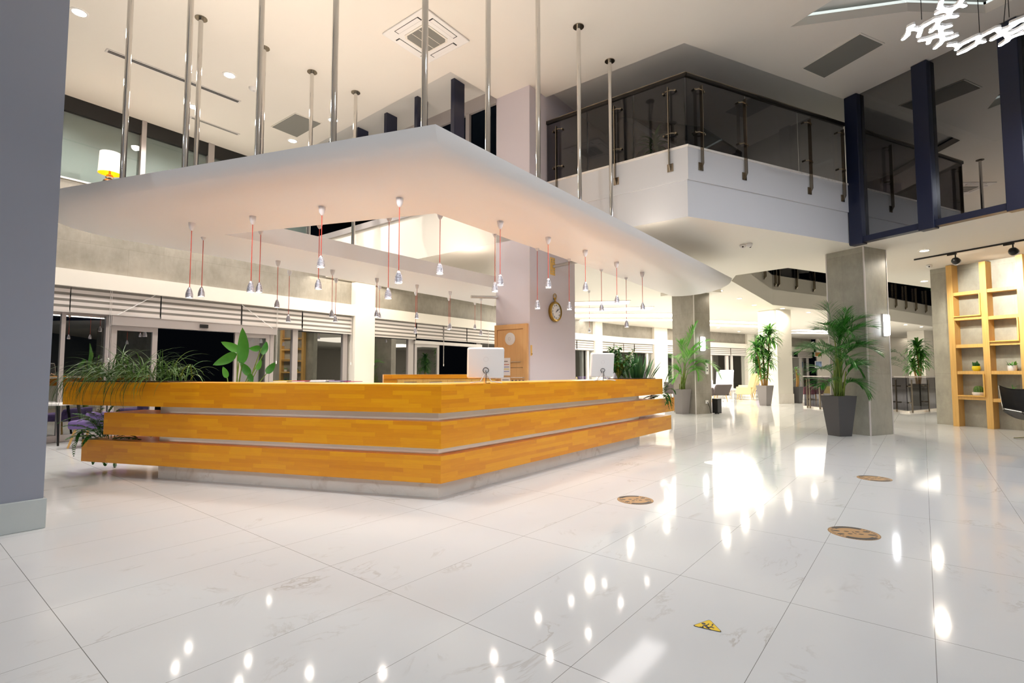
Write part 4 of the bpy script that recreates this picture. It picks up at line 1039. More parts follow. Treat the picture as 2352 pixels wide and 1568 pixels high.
desktop_computer(at(1118,880,DZ)+NR*-.02,(NR*.8-E1*.75),.40,.335,'white backed computer screen nearest the desk corner, cables behind')
desktop_computer(at(1381,874.6,DZ),(NR*.9-E1*.55),.36,.33,'farther white backed computer screen beside the leafy desk plants',.14)
plain('mag_red','b8344a',.45); plain('mag_yellow','d8b83a',.45); plain('mag_white','e9e6ea',.45); plain('mag_purple','6a4a8a',.45)
for k,(px,m,l,n) in enumerate(((655,'mag_yellow','yellow edged open magazine, leftmost on the desk top',2),(697,'mag_red','red magazine on the desk top beside the yellow edged one',2),(738,'mag_white','pale magazine in the middle of the desk top row',3),(778,'mag_purple','purple magazine right of the pale one on the desk top',2),(806,'mag_red','thin red magazine, rightmost in the row on the desk top',1))):
    p=at(px,876.5,DZ-.012); t=thing('magazine',p,l,'magazine','magazines on the desk top')
    d=(E2*-1+V(0,R.uniform(-.2,.2),0)).normalized(); nn=V(-d.y,d.x,0)
    for j in range(n): MB().obox(p-d*(.12-.01*j)-nn*.1+UP*(.001+.008*j),d*.24,nn*.2,UP*.007).build('cover' if j==n-1 else 'pages',m if j==n-1 else 'paper',t)
# back counter
bA=V(*(at(881,862,1.19)*1)[:]) if False else None
yb=8.7; xa=(882-1176)/FPX*yb; xb=(1139-1176)/FPX*(yb+.55); a=V(xa,yb,0); b=V(xb,yb+.55,0); d=(b-a).normalized(); nn=V(d.y,-d.x,0)
bc=thing('back_counter',a,'orange wooden back counter with pale drawers behind the desk','counter')
hb=zat(860,yb); L=(b-a).length
MB().obox(V(a.x,a.y,hb-.07),d*L,-nn*.5,UP*.07).build('top','desk_wood',bc,U=d); MB().obox(V(a.x,a.y,0),d*.22,-nn*.5,UP*(hb-.07)).build('side_panel','desk_wood_dark',bc)
MB().obox(V(a.x,a.y,0)+d*.22-nn*.02,d*(L-.22),-nn*.46,UP*(hb-.07)).build('carcass','oak_light',bc)
for k in range(4):
    w=(L-.24)/4; o=MB().obox(V(a.x,a.y,hb-.36)+d*(.23+w*k+.005)-nn*.02,d*(w-.01),nn*.018,UP*.27).build('drawer','oak_light',bc)
    MB().tube([V(a.x,a.y,hb-.13)+d*(.23+w*k+w*.25)+nn*.02,V(a.x,a.y,hb-.13)+d*(.23+w*k+w*.75)+nn*.02],.008,6).build('handle','steel',o)
# ---------------------------------------------------------------- table lamp on the ledge
u,_=onw(252,400,S0.P-NW*.35,DW); p=S0.p(u,4.73,-.35); zb,ztp=zat(399,p.y)-4.73,zat(352,p.y)-4.73
tl=thing('table_lamp',p,'white shaded table lamp with glowing gold lining on the high ledge','lamp')
MB().lathe([(0,0),(.09,0),(.09,.012),(.07,.03),(.11,zb*.3),(.12,zb*.45),(.1,zb*.62),(.05,zb*.72),(.07,zb*.8),(.05,zb*.92),(.02,zb*.97),(.015,zb+.1)],p,24).build('base','rail_steel',tl,smooth=True)
sh=MB().lathe([(.19,zb),(.172,ztp)],p,32); so_=sh.build('shade','paint_white',tl,smooth=True)
plain('gold_lining','f0a010',.4,.3,emit='ff9a10',es=1.2); MB().lathe([(.187,zb+.002),(.169,ztp-.002)],p,32).build('lining','gold_lining',so_,smooth=True)
MB().lathe([(0,zb+.09),(.03,zb+.11),(.04,zb+.15),(.025,zb+.19),(0,zb+.2)],p,14).build('bulb','exit_glow',tl,smooth=True)
# ---------------------------------------------------------------- oak shelving
b1=at(2190,978,0); be=E4
bs=thing('oak_shelving',b1,'tall oak pigeonhole shelving against the concrete wall','shelving')
pitch=.62; nb=4; dep=.27
for k in range(nb+1): MB().obox(b1+be*(pitch*k),be*.115,E3*dep,UP*(HL-.01 if k!=1 else HL-.04)).build('upright','oak',bs)
shz=[.66,1.26,1.86,2.46,3.06]
SHP={}
for k in range(nb):
    for j,z in enumerate(shz):
        zz=z+(.03 if (k+j)%3==0 else 0); SHP[(k,j)]=zz
        MB().obox(b1+be*(pitch*k+.115)+UP*(zz-.075)+E3*.012,be*(pitch-.115),E3*(dep-.012),UP*.075).build('shelf','oak',bs)
for k,j in ((0,0),(0,3),(1,2),(2,1)):
    zz=SHP[(k,j)]; o=b1+be*(pitch*k+.115)-E3*.03; f=MB(); w=pitch-.115
    f.obox(o+UP*zz,be*w,E3*.3,UP*.022); f.obox(o+be*(w-.022)+UP*zz,be*.022,E3*.3,UP*.5); f.build('inset_box','oak_light',bs)
def shelf_pt(k,j,s=.5,dd=.125): return b1+be*(pitch*k+.115+(pitch-.115)*s)+E3*dd+UP*(SHP[(k,j)]+(.022 if (k,j) in ((0,0),(0,3),(1,2),(2,1)) else 0))
plain('pot_yellow','d8c422',.4); plain('pot_white','e6e0dc',.5); plain('pot_pattern','55525a',.5,0,.5,0,.5,40); plain('cactus_green','4c6a2c',.6,0,.4,.4,.35,40)
p=shelf_pt(0,1,.62); t=thing('potted_succulent',p,'bushy cactus in a yellow pot on the upper left shelf','plant','small plants on the oak shelves')
MB().lathe([(0,0),(.055,0),(.075,.03),(.078,.07),(.068,.11),(.06,.11),(.058,.1),(0,.1)],p,20).build('pot','pot_yellow',t,smooth=True)
mb=MB(); 
for i in range(26):
    a=R.uniform(0,2*PI); r=R.uniform(0,.05); h=R.uniform(.05,.14)*(1-r*6); q=p+V(r*math.cos(a),r*math.sin(a),.1); mb.tube([q,q+V(math.cos(a)*.012,math.sin(a)*.012,h*.6),q+V(math.cos(a)*.02,math.sin(a)*.02,h)],[.016,.02,.006],6)
mb.build('stems','leaf_ficus',t,smooth=True)
p=shelf_pt(1,1,.62); t=thing('potted_succulent',p,'round leaved succulent in a ridged white pot on the upper right shelf','plant','small plants on the oak shelves')
prof=[(0,0),(.06,0)]; MB().lathe([(0,0),(.068,0),(.075,.02),(.08,.11),(.076,.12),(.07,.12),(.068,.105),(0,.105)],p,24).build('pot','pot_white',t,smooth=True)
mb=MB()
for i in range(40):
    a=R.uniform(0,2*PI); mb.strap(p+V(R.uniform(-.05,.05),R.uniform(-.05,.05),.1),a,R.uniform(.2,1.3),R.uniform(.06,.13),.03,.6,3,.4)
mb.build('leaves','leaf_dracaena',t)
p=shelf_pt(0,0,.66); t=thing('potted_cactus',p,'round barrel cactus in a low white bowl on the lower left shelf','plant','small plants on the oak shelves')
MB().lathe([(0,0),(.1,0),(.115,.03),(.115,.075),(.105,.075),(.1,.06),(0,.06)],p,24).build('bowl','pot_white',t,smooth=True)
mb=MB(); nn_=36
for i in range(9):
    ph=i/8*PI*.55
    for k in range(nn_):
        a=2*PI*k/nn_; r=.085*math.cos(ph*.98-.3)*(1+.07*math.cos(a*12)) if i<8 else .002; mb.v.append(p+V(r*math.cos(a),r*math.sin(a),.07+.16*math.sin(ph)*.9))
    if i:
        for k in range(nn_): mb.f.append(((i-1)*nn_+k,(i-1)*nn_+(k+1)%nn_,i*nn_+(k+1)%nn_,i*nn_+k))
mb.build('cactus_body','cactus_green',t,smooth=True)
p=shelf_pt(1,0,.6); t=thing('potted_spider_plant',p,'curly long leaved plant in a dark footed pot on the lower right shelf','plant','small plants on the oak shelves')
MB().lathe([(0,.06),(.05,.06),(.072,.1),(.072,.19),(.062,.19),(.06,.18),(0,.18)],p,20).build('pot','pot_pattern',t,smooth=True)
for k in range(3): a=2*PI*k/3+.4; MB().tube([p+V(.04*math.cos(a),.04*math.sin(a),.07),p+V(.055*math.cos(a),.055*math.sin(a),0)],[.012,.007],8).build('leg','oak_light',t)
mb=MB()
for i in range(26): mb.strap(p+UP*.18,R.uniform(0,2*PI),R.uniform(.5,1.4),R.uniform(.14,.3),.014,R.uniform(1.6,3.2),9,.1)
mb.build('leaves','leaf_dracaena',t)
# ---------------------------------------------------------------- black tufted chair at the right edge
def chair_black():
    p=at(2385,1012,0); t=thing('lounge_chair',p,'black tufted lounge chair on a chrome pedestal, cut by the right edge','chair')
    f=(V(-.35,-.95,0)).normalized(); s=V(-f.y,f.x,0)
    mb=MB(); nu,nv=22,26
    def P(i,j,off=0):
        a=-1+2*i/nu; v=j/nv
        # section: seat front -> seat back -> back top
        if v<.5: y=.32-.62*(v/.5); z=.40-.06*(v/.5)
        else: w=(v-.5)/.5; y=-.30-.24*w; z=.34+.52*w
        bend=.2*(a*a); wd=.40*(1-.25*abs(v-.5)*2*(.6 if v>.5 else .4))
        z2=z+bend*(1.0-(abs(v-.45)))*.9; y2=y+bend*(.6 if v>.45 else .1)
        tuft=.012*abs(math.sin(a*PI*3))*abs(math.sin(v*PI*8))
        return p+s*(a*wd)+f*(y2)+UP*(z2+.05+off+(tuft if off==0 else 0))
    for off in (0,-.05):
        b0=len(mb.v)
        for j in range(nv+1):
            for i in range(nu+1): mb.v.append(P(i,j,off))
        for j in range(nv):
            for i in range(nu):
                a=b0+j*(nu+1)+i; q=(a,a+1,a+nu+2,a+nu+1); mb.f.append(q if off==0 else q[::-1])
    m=(nu+1)*(nv+1)
    rim=[i for i in range(nu+1)]+[j*(nu+1)+nu for j in range(1,nv+1)]+[nv*(nu+1)+i for i in range(nu-1,-1,-1)]+[j*(nu+1) for j in range(nv-1,0,-1)]
    for a,b in zip(rim,rim[1:]+rim[:1]): mb.f.append((a,b,b+m,a+m))
    mb.build('shell','black_soft',t,smooth=True)
    rp=[mb.v[i]+UP*-.02 for i in rim]+[mb.v[rim[0]]+UP*-.02]
    MB().tube(rp,.007,6,False).build('piping','steel',t,smooth=True)
    MB().tube([p+UP*.02,p+UP*.36],.03,14).build('pedestal','chrome',t,smooth=True)
    for k in range(4):
        a=k*PI/2+.5; MB().tube([p+UP*.06,p+V(math.cos(a)*.33,math.sin(a)*.33,.012)],[.02,.011],8).build('leg','chrome',t,smooth=True)
chair_black()
# ---------------------------------------------------------------- planters and plants
def planter(par,p,w,wb,h,mat,rz=.55):
    c,s=math.cos(rz),math.sin(rz)
    def ring(hw,z): return [p+V((x*c-y*s)*hw,(x*s+y*c)*hw,z) for x,y in ((-1,-1),(1,-1),(1,1),(-1,1))]
    mb=MB(); a,b,i1,i2=ring(wb/2,0),ring(w/2,h),ring(w/2-.025,h),ring(w/2-.04,h-.06)
    mb.add(a+b+i1+i2,[(0,3,2,1)]+[(i+k,(i+1)%4+k,(i+1)%4+k+4,i+k+4) for k in (0,4,8) for i in range(4)])
    mb.build('planter',mat,par)
    MB().poly(ring(w/2-.038,h-.055)).build('soil','soil',par)
def palm(p,label,h,pot,w,wb,ph,leafm='leaf_palm',nf=16,spread=1.0,name='potted_palm',seed=1,rz=.55,extra=()):
    global R; R=random.Random(seed)
    t=thing(name,p,label,'plant'); planter(t,p,w,wb,ph,pot,rz)
    st=MB(); fr=MB(); top=p+UP*(ph-.06)
    specs=[]
    for k in range(nf):
        a=k*2.39996+R.uniform(-.3,.3); q=k/nf
        specs.append((a,R.uniform(.25,1.0)*(h-ph)*.55*(1-.3*q)+.15,R.uniform(.95,1.45)-.25*q,(h-ph)*R.uniform(.42,.62)*spread,R.uniform(1.0,1.9)))
    specs+=list(extra)
    for a,sh,el,L,dr in specs:
        r0=R.uniform(.02,.11); b=top+V(r0*math.cos(a),r0*math.sin(a),0)
        m1=b+V(math.cos(a)*sh*.10,math.sin(a)*sh*.10,sh*.55); e=b+V(math.cos(a)*sh*.24,math.sin(a)*sh*.24,sh)
        st.tube([b,m1,e],[.016,.012,.008],6)
        fr.frond(e,a,el,L,dr,.016,L*.36,26,9,.12,1.0,.7,.3)
    st.build('stems','stem_green',t,smooth=True); fr.build('fronds',leafm,t)
    return t
def az_to(px): return 0
def ipt(px,py,Y):
    d=ray(px,py); k=Y/d.y; return V(d.x*k,Y,CAMZ+d.z*k)
def palm2(p,label,pot,w,wb,ph,rz,fronds,leafm,ll,lw,n,seed,stems,stem_top,droop=.6):
    """fronds: (base x,y,dy), (bend x,y,dy), (tip x,y,dy) measured on the plant, dy = depth offset in metres"""
    global R; R=random.Random(seed)
    t=thing('potted_palm',p,label,'plant'); planter(t,p,w,wb,ph,pot,rz)
    st=MB(); fr=MB(); Y=p.y; top=p+UP*(ph-.06)
    for f in fronds:
        f=[(x,y,min(dy,-.12) if (x>1912 and p.y<11) else min(dy,-.22) if (p.y>11 and x>1553) else dy) for x,y,dy in f]
        a,b,c=[ipt(x,y,Y+dy) for x,y,dy in f]
        g=top+V(R.uniform(-.08,.08)*w*2,R.uniform(-.08,.08)*w*2,0)
        st.tube([g,g.lerp(a,.5)+V(R.uniform(-.02,.02),0,.02),a],[.013,.010,.007],6)
        fr.spine(a,b,c,ll*R.uniform(.9,1.1),lw,n,droop=droop)
    for k in range(stems):
        a=R.uniform(0,2*PI); g=top+V(.09*math.cos(a),.09*math.sin(a),0); e=g+V(R.uniform(-.08,.08),R.uniform(-.08,.08),R.uniform(.2,stem_top)); st.tube([g,e],[.015,.011],7)
    st.build('stems','stem_green',t,smooth=True); fr.build('fronds',leafm,t)
F1=[((1917,775,0),(1908,735,.05),(1903,700,.1)),((1925,800,.05),(1935,735,.1),(1992,728,.1)),((1930,800,-.05),(1955,740,-.1),(2008,752,-.2)),
((1918,815,0),(1885,772,-.1),(1828,812,-.2)),((1915,830,.1),(1880,790,.2),(1838,800,.3)),((1935,820,0),(1975,775,-.2),(2022,815,-.35)),((1930,830,.1),(1962,785,.2),(2000,790,.35)),
((1912,860,0),(1895,835,-.2),(1868,852,-.3)),((1942,865,0),(1958,835,-.2),(1988,838,-.25)),((1945,880,0),(1970,860,-.25),(1992,908,-.35)),((1910,880,-.05),(1897,865,-.25),(1886,885,-.35)),
((1925,800,.0),(1918,745,-.3),(1890,745,-.5)),((1930,790,0),(1940,742,-.3),(1962,770,-.55)),((1922,810,.1),(1925,755,.45),(1950,735,.6)),((1935,815,0),(1950,770,.35),(1978,790,.45)),
((1920,840,0),(1905,790,-.35),(1880,815,-.55)),((1932,845,0),(1945,800,-.4),(1968,838,-.6)),((1926,810,0),(1930,755,-.2),(1945,712,-.1)),((1938,850,0),(1955,815,.3),(1985,862,.4)),((1918,785,0),(1905,750,.2),(1873,758,.3)),
((1928,835,-.05),(1925,790,-.45),(1920,800,-.8)),((1940,885,0),(1955,868,.2),(1975,885,.3))]
palm2(at(1929,1000,0),'tall dark green palm in a charcoal tapered planter in front of the grey column','pot_grey',.43,.28,.775,.22,F1,'leaf_palm',.46,.015,38,11,7,.6)
F2=[((1572,820,0),(1585,770,0),(1600,742,.1)),((1575,830,0),(1590,785,-.2),(1638,782,-.4)),((1572,840,0),(1600,790,.2),(1622,800,.3)),((1580,850,0),(1625,805,-.3),(1656,868,-.6)),
((1565,850,0),(1555,810,.2),(1545,822,.3)),((1568,860,0),(1552,850,-.3),(1543,878,-.5)),((1575,850,0),(1600,830,-.3),(1606,870,-.5)),((1572,835,0),(1570,795,-.2),(1562,785,-.3)),((1576,845,0),(1595,815,.3),(1620,838,.5)),
((1570,850,0),(1580,800,-.4),(1598,812,-.7)),((1578,860,0),(1595,845,-.2),(1612,850,-.3)),((1566,865,0),(1556,842,-.1),(1548,850,-.2))]
palm2(at(1567,950,0),'light green feathery palm in a grey planter by the right end of the desk','pot_light',.38,.26,.73,.5,F2,'leaf_light',.42,.017,34,5,7,.6,.45)
def dracaena(p,label,h,ph,pot,w,wb,heads,seed=3,leafm='leaf_dracaena',spread=1.0,rz=.6,name='potted_dracaena'):
    global R; R=random.Random(seed)
    t=thing(name,p,label,'plant'); planter(t,p,w,wb,ph,pot,rz)
    for i,(dx,dy,hz,lean,n,L) in enumerate(heads):
        b=p+V(dx*.3,dy*.3,ph-.06); e=p+V(dx,dy,hz)
        MB().tube([b,b.lerp(e,.5)+V(.02,0,0),e],[.035,.03,.028],8).build('cane','cane',t,smooth=True)
        mb=MB()
        for k in range(n):
            q=k/n; z=hz-.5*L*1.2*(1-q); c=b.lerp(e,max(.05,(z-ph)/(hz-ph+1e-6)))
            mb.strap(c,k*2.39996+R.uniform(-.3,.3),.2+1.1*q+R.uniform(-.2,.2),L*R.uniform(.75,1.1),L*.13,1.3+R.uniform(0,.9),6,.08,0,.06,.4)
        mb.build('leaf_head',leafm,t)
    return t
dracaena(at(1758,931,0),'tall dracaena with two leafy heads in a light grey planter before the white column',2.6,.74,'pot_light',.43,.27,[(.22,.0,2.72,0,120,.62),(.0,.12,2.35,0,90,.6),(-.3,-.05,2.15,0,100,.55),(.12,-.1,1.8,0,80,.5),(-.22,.1,1.55,0,80,.5),(-.05,-.1,1.25,0,50,.42)],3,rz=.5)
dracaena(V(15.0,19.0,0),'dracaena in a black pot behind the right part of the glass balustrade',2.2,.8,'black',.5,.4,[(0,0,2.2,0,110,.6),(.2,.1,1.8,0,90,.55),(-.2,0,1.55,0,80,.5)],8)
g=at(1450,372,HF); t_=dracaena(V(2.9,10.2,HF+.01),'dark leafy plant behind the tinted gallery glass',1.4,.3,'black',.4,.3,[(0,0,1.05,0,46,.42),(.08,.1,.75,0,30,.4)],9)
# drooping palm behind the grey column and one hanging over the atrium edge
palm(V(12.6,18.2,0),'drooping dark palm partly hidden behind the grey column',2.3,'black',.5,.4,.7,leafm='leaf_fern',nf=9,seed=21,extra=[(-.1,.7,.95,1.3,1.9),(.1,.9,1.1,1.4,2.0),(-.35,.6,.9,1.2,2.0)])
palm(V(20.6,23.6,HF),'dark palm fronds hanging at the atrium edge beside the concrete wall',1.6,'black',.4,.3,.35,leafm='leaf_palm',nf=9,seed=23,extra=[(PI,.3,.4,1.3,1.6),(PI*1.1,.3,.3,1.3,1.8)])
dracaena(at(1836,934,0)+V(1.2,2.3,0),'small leafy plant in a dark planter behind the white column',1.3,.65,'pot_grey',.36,.28,[(0,0,1.35,0,22,.3),(.08,0,1.1,0,16,.28)],13)
# ---- plants growing in the desk
def lpt(u,d=.3,z=None): q=dpt(-u,d); q.z=DZ+.01 if z is None else z; return q
UL=ub(145,905,E2)
for k,(u,n,lab,L) in enumerate(((UL-.30,95,'arching grassy plant spilling over the left end of the desk',.55),(UL-.68,90,'grassy plant second from the left end in the desk planter',.6),(UL-1.08,80,'grassy plant third from the left end of the desk planter',.52),(UL-1.42,46,'small grassy tuft at the right of the desk planter with pale blades',.42))):
    R=random.Random(30+k); p=lpt(u,.34); t=thing('grass_plant',p,lab,'plant','grassy plants in the left desk planter'); mb=MB()
    for i in range(n):
        a=R.uniform(0,2*PI); q=p+V(R.uniform(-.15,.15),R.uniform(-.08,.08),0)
        if i%3==0:
            a=math.atan2(NL.y,NL.x)+R.uniform(-.6,.6); mb.strap(q+NL*.12,a,R.uniform(.5,1.0),L*R.uniform(1.1,1.75),.012,R.uniform(2.1,3.0),10,.08,R.uniform(-.3,.3),0,.3)
        else: mb.strap(q,a,R.uniform(.7,1.5),L*R.uniform(.8,1.4),.012,R.uniform(1.2,2.7),9,.08,R.uniform(-.3,.3),0,.3)
    mb.build('blades','leaf_grass',t)
def fern(p,label,n,L,seed,azr=(0,6.28),el=(.2,1.1),dr=(1.2,2.4),leafm='leaf_fern'):
    global R; R=random.Random(seed); t=thing('fern',p,label,'plant'); mb=MB()
    for i in range(n):
        l=L*R.uniform(.6,1.15); mb.frond(p+V(R.uniform(-.06,.06),R.uniform(-.06,.06),0),R.uniform(*azr),R.uniform(*el),l,R.uniform(*dr),.02,l*.17,26,8,.1,1.35,.35,.12)
    mb.build('fronds',leafm,t); return t
ZL2=Z[4]+.005; ZM2=Z[2]+.005
aL=math.atan2(E2.y,E2.x)
def fern2(p,label,F,ll,n,seed):
    global R; R=random.Random(seed); t=thing('fern',p,label,'plant'); mb=MB(); Y=p.y
    for f in F:
        a,b,c=[ipt(x,y,Y+dy) for x,y,dy in f]; mb.spine(a,b,c,ll*R.uniform(.85,1.15),.021,n,.06,1.25,.1,.5,.004,9,.15)
    mb.build('fronds','leaf_fern',t)
q=lpt(ub(187,1035,E2)-.3,.25,ZL2)
FL=[((236,1000,0),(215,930,0),(132,972,-.15)),((234,1004,0),(190,965,-.1),(142,980,-.1)),((222,1006,-.05),(165,960,-.2),(170,1048,-.3)),((226,1006,-.05),(198,985,-.2),(188,1024,-.3)),((238,1002,0),(228,950,.1),(200,945,.15)),((240,1002,0),(240,950,.1),(262,930,.1)),((230,1004,0),(205,945,.2),(165,950,.3)),((232,1004,.1),(222,960,.2),(186,960,.3)),((244,1004,0),(262,965,0),(246,945,.1)),((236,1006,.1),(210,975,.2),(168,990,.25)),((216,1010,.0),(180,990,0),(150,1010,.1)),((248,1002,.1),(225,940,.15),(232,925,.2)),((240,1004,0),(215,950,-.15),(178,968,-.25)),((235,1004,0),(245,965,-.2),(225,985,-.25))]
fern2(q,'dark fern drooping over the left end of the lowest desk beam',FL,.085,30,41)
q=lpt(ub(187,1035,E2)-.75,.25,ZL2)
FR=[((265,1008,0),(300,985,0),(348,1003,0)),((262,1008,0),(280,985,.1),(318,1006,.1)),((250,1008,0),(245,960,.1),(225,940,.2)),((262,1006,.1),(272,960,.2),(300,948,.3)),((255,1006,.1),(258,950,.2),(275,940,.2)),((258,1008,-.05),(290,998,-.1),(330,1012,-.1)),((250,1006,.1),(235,955,.2),(210,965,.3))]
fern2(q,'low fern running along the lowest desk beam toward its core',FR,.07,26,42)
q=lpt(ub(187,1035,E2)-.5,.62,.36)
fern2(q,'fern sprigs hanging below the left end of the lowest desk beam',[((222,1040,.0),(216,1055,0),(213,1066,0)),((240,1045,0),(241,1058,0),(242,1069,0)),((262,1045,0),(265,1060,0),(263,1076,0))],.05,14,44)
UR=ub(1522,900,E1)
def rpt(u,d,z): q=dpt(u,d); q.z=z; return q
fern2(rpt(UR-.1,.3,ZM2),'fern arching out of the right end of the desk',[((1521,900,0),(1530,868,-.05),(1541,846,-.05)),((1523,904,-.05),(1543,895,-.15),(1544,944,-.2)),((1518,906,-.05),(1538,905,-.15),(1537,940,-.2)),((1520,905,0),(1545,880,0),(1552,905,0)),((1516,908,-.1),(1500,904,-.15),(1478,915,-.2)),((1514,909,-.1),(1500,908,-.12),(1488,918,-.2)),((1522,902,0),(1535,875,.1),(1550,868,.1)),((1518,905,0),(1526,890,.1),(1535,885,.1)),((1524,905,-.1),(1535,910,-.2),(1528,930,-.25))],.09,26,43)
# ficus and snake plant
R=random.Random(51); p=rpt(UR-.95,.42,DZ+.01); t=thing('ficus_plant',p,'dense dark ficus bush at the back of the desk beside the farther computer','plant')
st=MB(); mb=MB()
for i in range(30):
    a=R.uniform(0,2*PI); h=R.uniform(.2,.56); r=R.uniform(.05,.42); e=p+V(r*math.cos(a),r*math.sin(a),h); m=p.lerp(e,.5)+UP*.06; st.tube([p,m,e],[.01,.007,.004],5)
    for k in range(26):
        q=R.uniform(.3,1); c=m.lerp(e,q*2-1) if q>.5 else p.lerp(m,q*2)
        mb.strap(c+V(R.uniform(-.03,.03),R.uniform(-.03,.03),R.uniform(-.02,.03)),R.uniform(0,2*PI),R.uniform(-.3,.9),R.uniform(.07,.12),.04,R.uniform(.6,1.6),4,.1,R.uniform(-.3,.3),.05,.45)
st.build('stems','stem_green',t,smooth=True); mb.build('leaves','leaf_ficus',t)
R=random.Random(52); p=rpt(UR-.33,.36,DZ+.01); t=thing('snake_plant',p,'upright sword leaved plant on the right end of the desk','plant'); mb=MB()
for i in range(62):
    a=R.uniform(0,2*PI); r=R.uniform(0,.2); mb.strap(p+V(r*math.cos(a)*1.5,r*math.sin(a),0),a,1.57-r*2.4-R.uniform(0,.2),R.uniform(.2,.48),.065,-.05+R.uniform(-.1,.2),6,.05,R.uniform(-.5,.5),.12,.4)
mb.build('leaves','leaf_snake',t)
# paddle leaved plant behind the desk
R=random.Random(61)
p=V(-4.35,8.1,0); t=thing('paddle_leaf_plant',p,'tall plant with large paddle shaped leaves behind the left wing of the desk','plant')
MB().lathe([(0,0),(.17,0),(.22,.4),(.2,.4),(.19,.36),(0,.36)],p,24).build('pot','pot_light',t,smooth=True)
st=MB(); lv_=MB()
pY=8.1
def wp2(px,py,Y=pY):
    d=ray(px,py); k=Y/d.y; return V(d.x*k,Y,CAMZ+d.z*k)
for base,tip,w,yo in (((556,838),(557,752),.19,0),((545,812),(489,838),.16,-.05),((552,806),(508,785),.13,.1),((560,815),(545,812),.15,.1),((575,862),(552,832),.12,0),((604,815),(612,784),.11,.15),((600,800),(572,800),.1,.1),((612,858),(632,832),.12,.05),((522,868),(512,842),.09,0),((590,850),(600,826),.08,0),((572,858),(580,880),.09,-.05)):
    b=wp2(base[0],base[1],pY+yo); e=wp2(tip[0],tip[1],pY+yo*1.6); 
    r0=p+V(R.uniform(-.08,.08),R.uniform(-.05,.05),.36); m=r0.lerp(b,.55)+UP*.12; st.tube([r0,m,b],[.013,.010,.006],6)
    dv=e-b; L=dv.length; dv.normalize(); sd=dv.cross(V(0,-1,.2)).normalized(); nn=sd.cross(dv)
    n=9; b0=len(lv_.v)
    for i in range(n+1):
        q=i/n; c=b+dv*L*q+nn*(-.10*L*math.sin(PI*q)); wd=w*(math.sin(PI*(q**.72))**.75)*.5+.002
        lv_.v+=[c-sd*wd+nn*wd*.35,c,c+sd*wd+nn*wd*.35]
    for i in range(n):
        for k in range(2): a=b0+i*3+k; lv_.f.append((a,a+1,a+4,a+3))
st.build('leaf_stalks','stem_green',t,smooth=True); lv_.build('leaves','leaf_paddle',t,smooth=True)
# ---------------------------------------------------------------- floor stickers
plain('sticker_brown','b08a5c',.45); plain('sticker_dark','3f3a38',.5); plain('sticker_white','f0eeea',.25); plain('sticker_yellow','e8c40c',.45)
def floor_round(px,py,r,label,rot,mat='sticker_brown',detail=True):
    c=at(px,py,0); t=thing('floor_sticker',c,label,'floor sticker','round stickers on the marble floor')
    MB().lathe([(0,.0022),(r,.0022),(r,0)],c,48).build('disc',mat,t)
    if not detail: return
    z=c.z+.0026; rp=lambda rr,a:V(c.x+rr*math.cos(a+rot),c.y+rr*math.sin(a+rot),z)
    for a0 in (PI/2,-PI/2):
        mb=MB(); n=14
        for i in range(n):
            a,b=a0-.75+1.5*i/n,a0-.75+1.5*(i+1)/n; mb.quad(rp(r*.72,a),rp(r*.97,a),rp(r*.97,b),rp(r*.72,b))
        mb.build('dark_band','sticker_dark',t)
    mb=MB(); n=40
    for i in range(n):
        a=2*PI*i/n
        if abs(math.sin(a))>.72: continue
        mb.quad(rp(r*.8,a),rp(r*.88,a),rp(r*.88,a+.07),rp(r*.8,a+.07))
    for i in range(48):
        a=2*PI*i/48; mb.quad(rp(r*.985,a),rp(r*.965,a),rp(r*.965,a+.09),rp(r*.985,a+.09))
    mb.build('ring_lettering','sticker_dark',t)
    def foot(x,y,fa,s):
        mb=MB(); pts=[]
        for cx,cy,rx,ry in ((0,.13,.052,.085),(0,-.1,.04,.06)):
            ring=[]
            for k in range(16):
                q=2*PI*k/16; lx,ly=cx+rx*math.cos(q),cy+ry*math.sin(q); X=x+s*(lx*math.cos(fa)-ly*math.sin(fa)); Y=y+s*(lx*math.sin(fa)+ly*math.cos(fa)); ring.append((X,Y))
            mb.poly([V(c.x+X*math.cos(rot)-Y*math.sin(rot),c.y+X*math.sin(rot)+Y*math.cos(rot),z) for X,Y in ring])
        mb.build('footprint','sticker_dark',t)
    for sx in (-1,1):
        for j in (-1,1): foot(sx*r*.40,j*r*.2,sx*-PI/2*1+j*.15*sx,r*1.75)
    mb=MB()
    for k in (-1,1): 
        mb.quad(rp(r*.02,0)+V(0,0,.0001),rp(r*.16,k*1.2),rp(r*.2,k*1.57),rp(r*.05,k*1.9))
    mb.build('distance_arrow','sticker_dark',t)
floor_round(1459,1148,.172,'brown round distance sticker nearest the desk on the marble floor',.3)
floor_round(1961,1224,.172,'largest looking brown round sticker, nearest us on the right of the floor',-.15)
floor_round(2008,1098.5,.172,'brown round sticker farther back toward the grey column',-.1)
floor_round(1647,1063,.165,'glossy white round sticker on the floor beyond the desk',0,'sticker_white',False)
floor_round(2118,944,.16,'small brown round sticker far back by the glass balustrade',0,'sticker_brown',False)
tri=[at(1592,1437,0),at(1657.5,1452,0),at(1630,1424,0)]
c=sum(tri,V(0,0,0))/3; t=thing('warning_sticker',c,'yellow triangular slip hazard sticker on the near floor','floor sticker')
def rtri(sc,z,rr=.018):
    P=[c+(p-c)*sc for p in tri]; out=[]
    for i in range(3):
        a,b,d=P[i-1],P[i],P[(i+1)%3]; u1=(a-b).normalized(); u2=(d-b).normalized(); r=(P[0]-P[1]).length*.13
        for q in [k/5 for k in range(6)]: out.append((b+u1*r)*(1-q)**2+b*2*q*(1-q)+(b+u2*r)*q*q)
    return [V(p.x,p.y,z) for p in out]
def fan(mb,pts): mb.poly(pts)
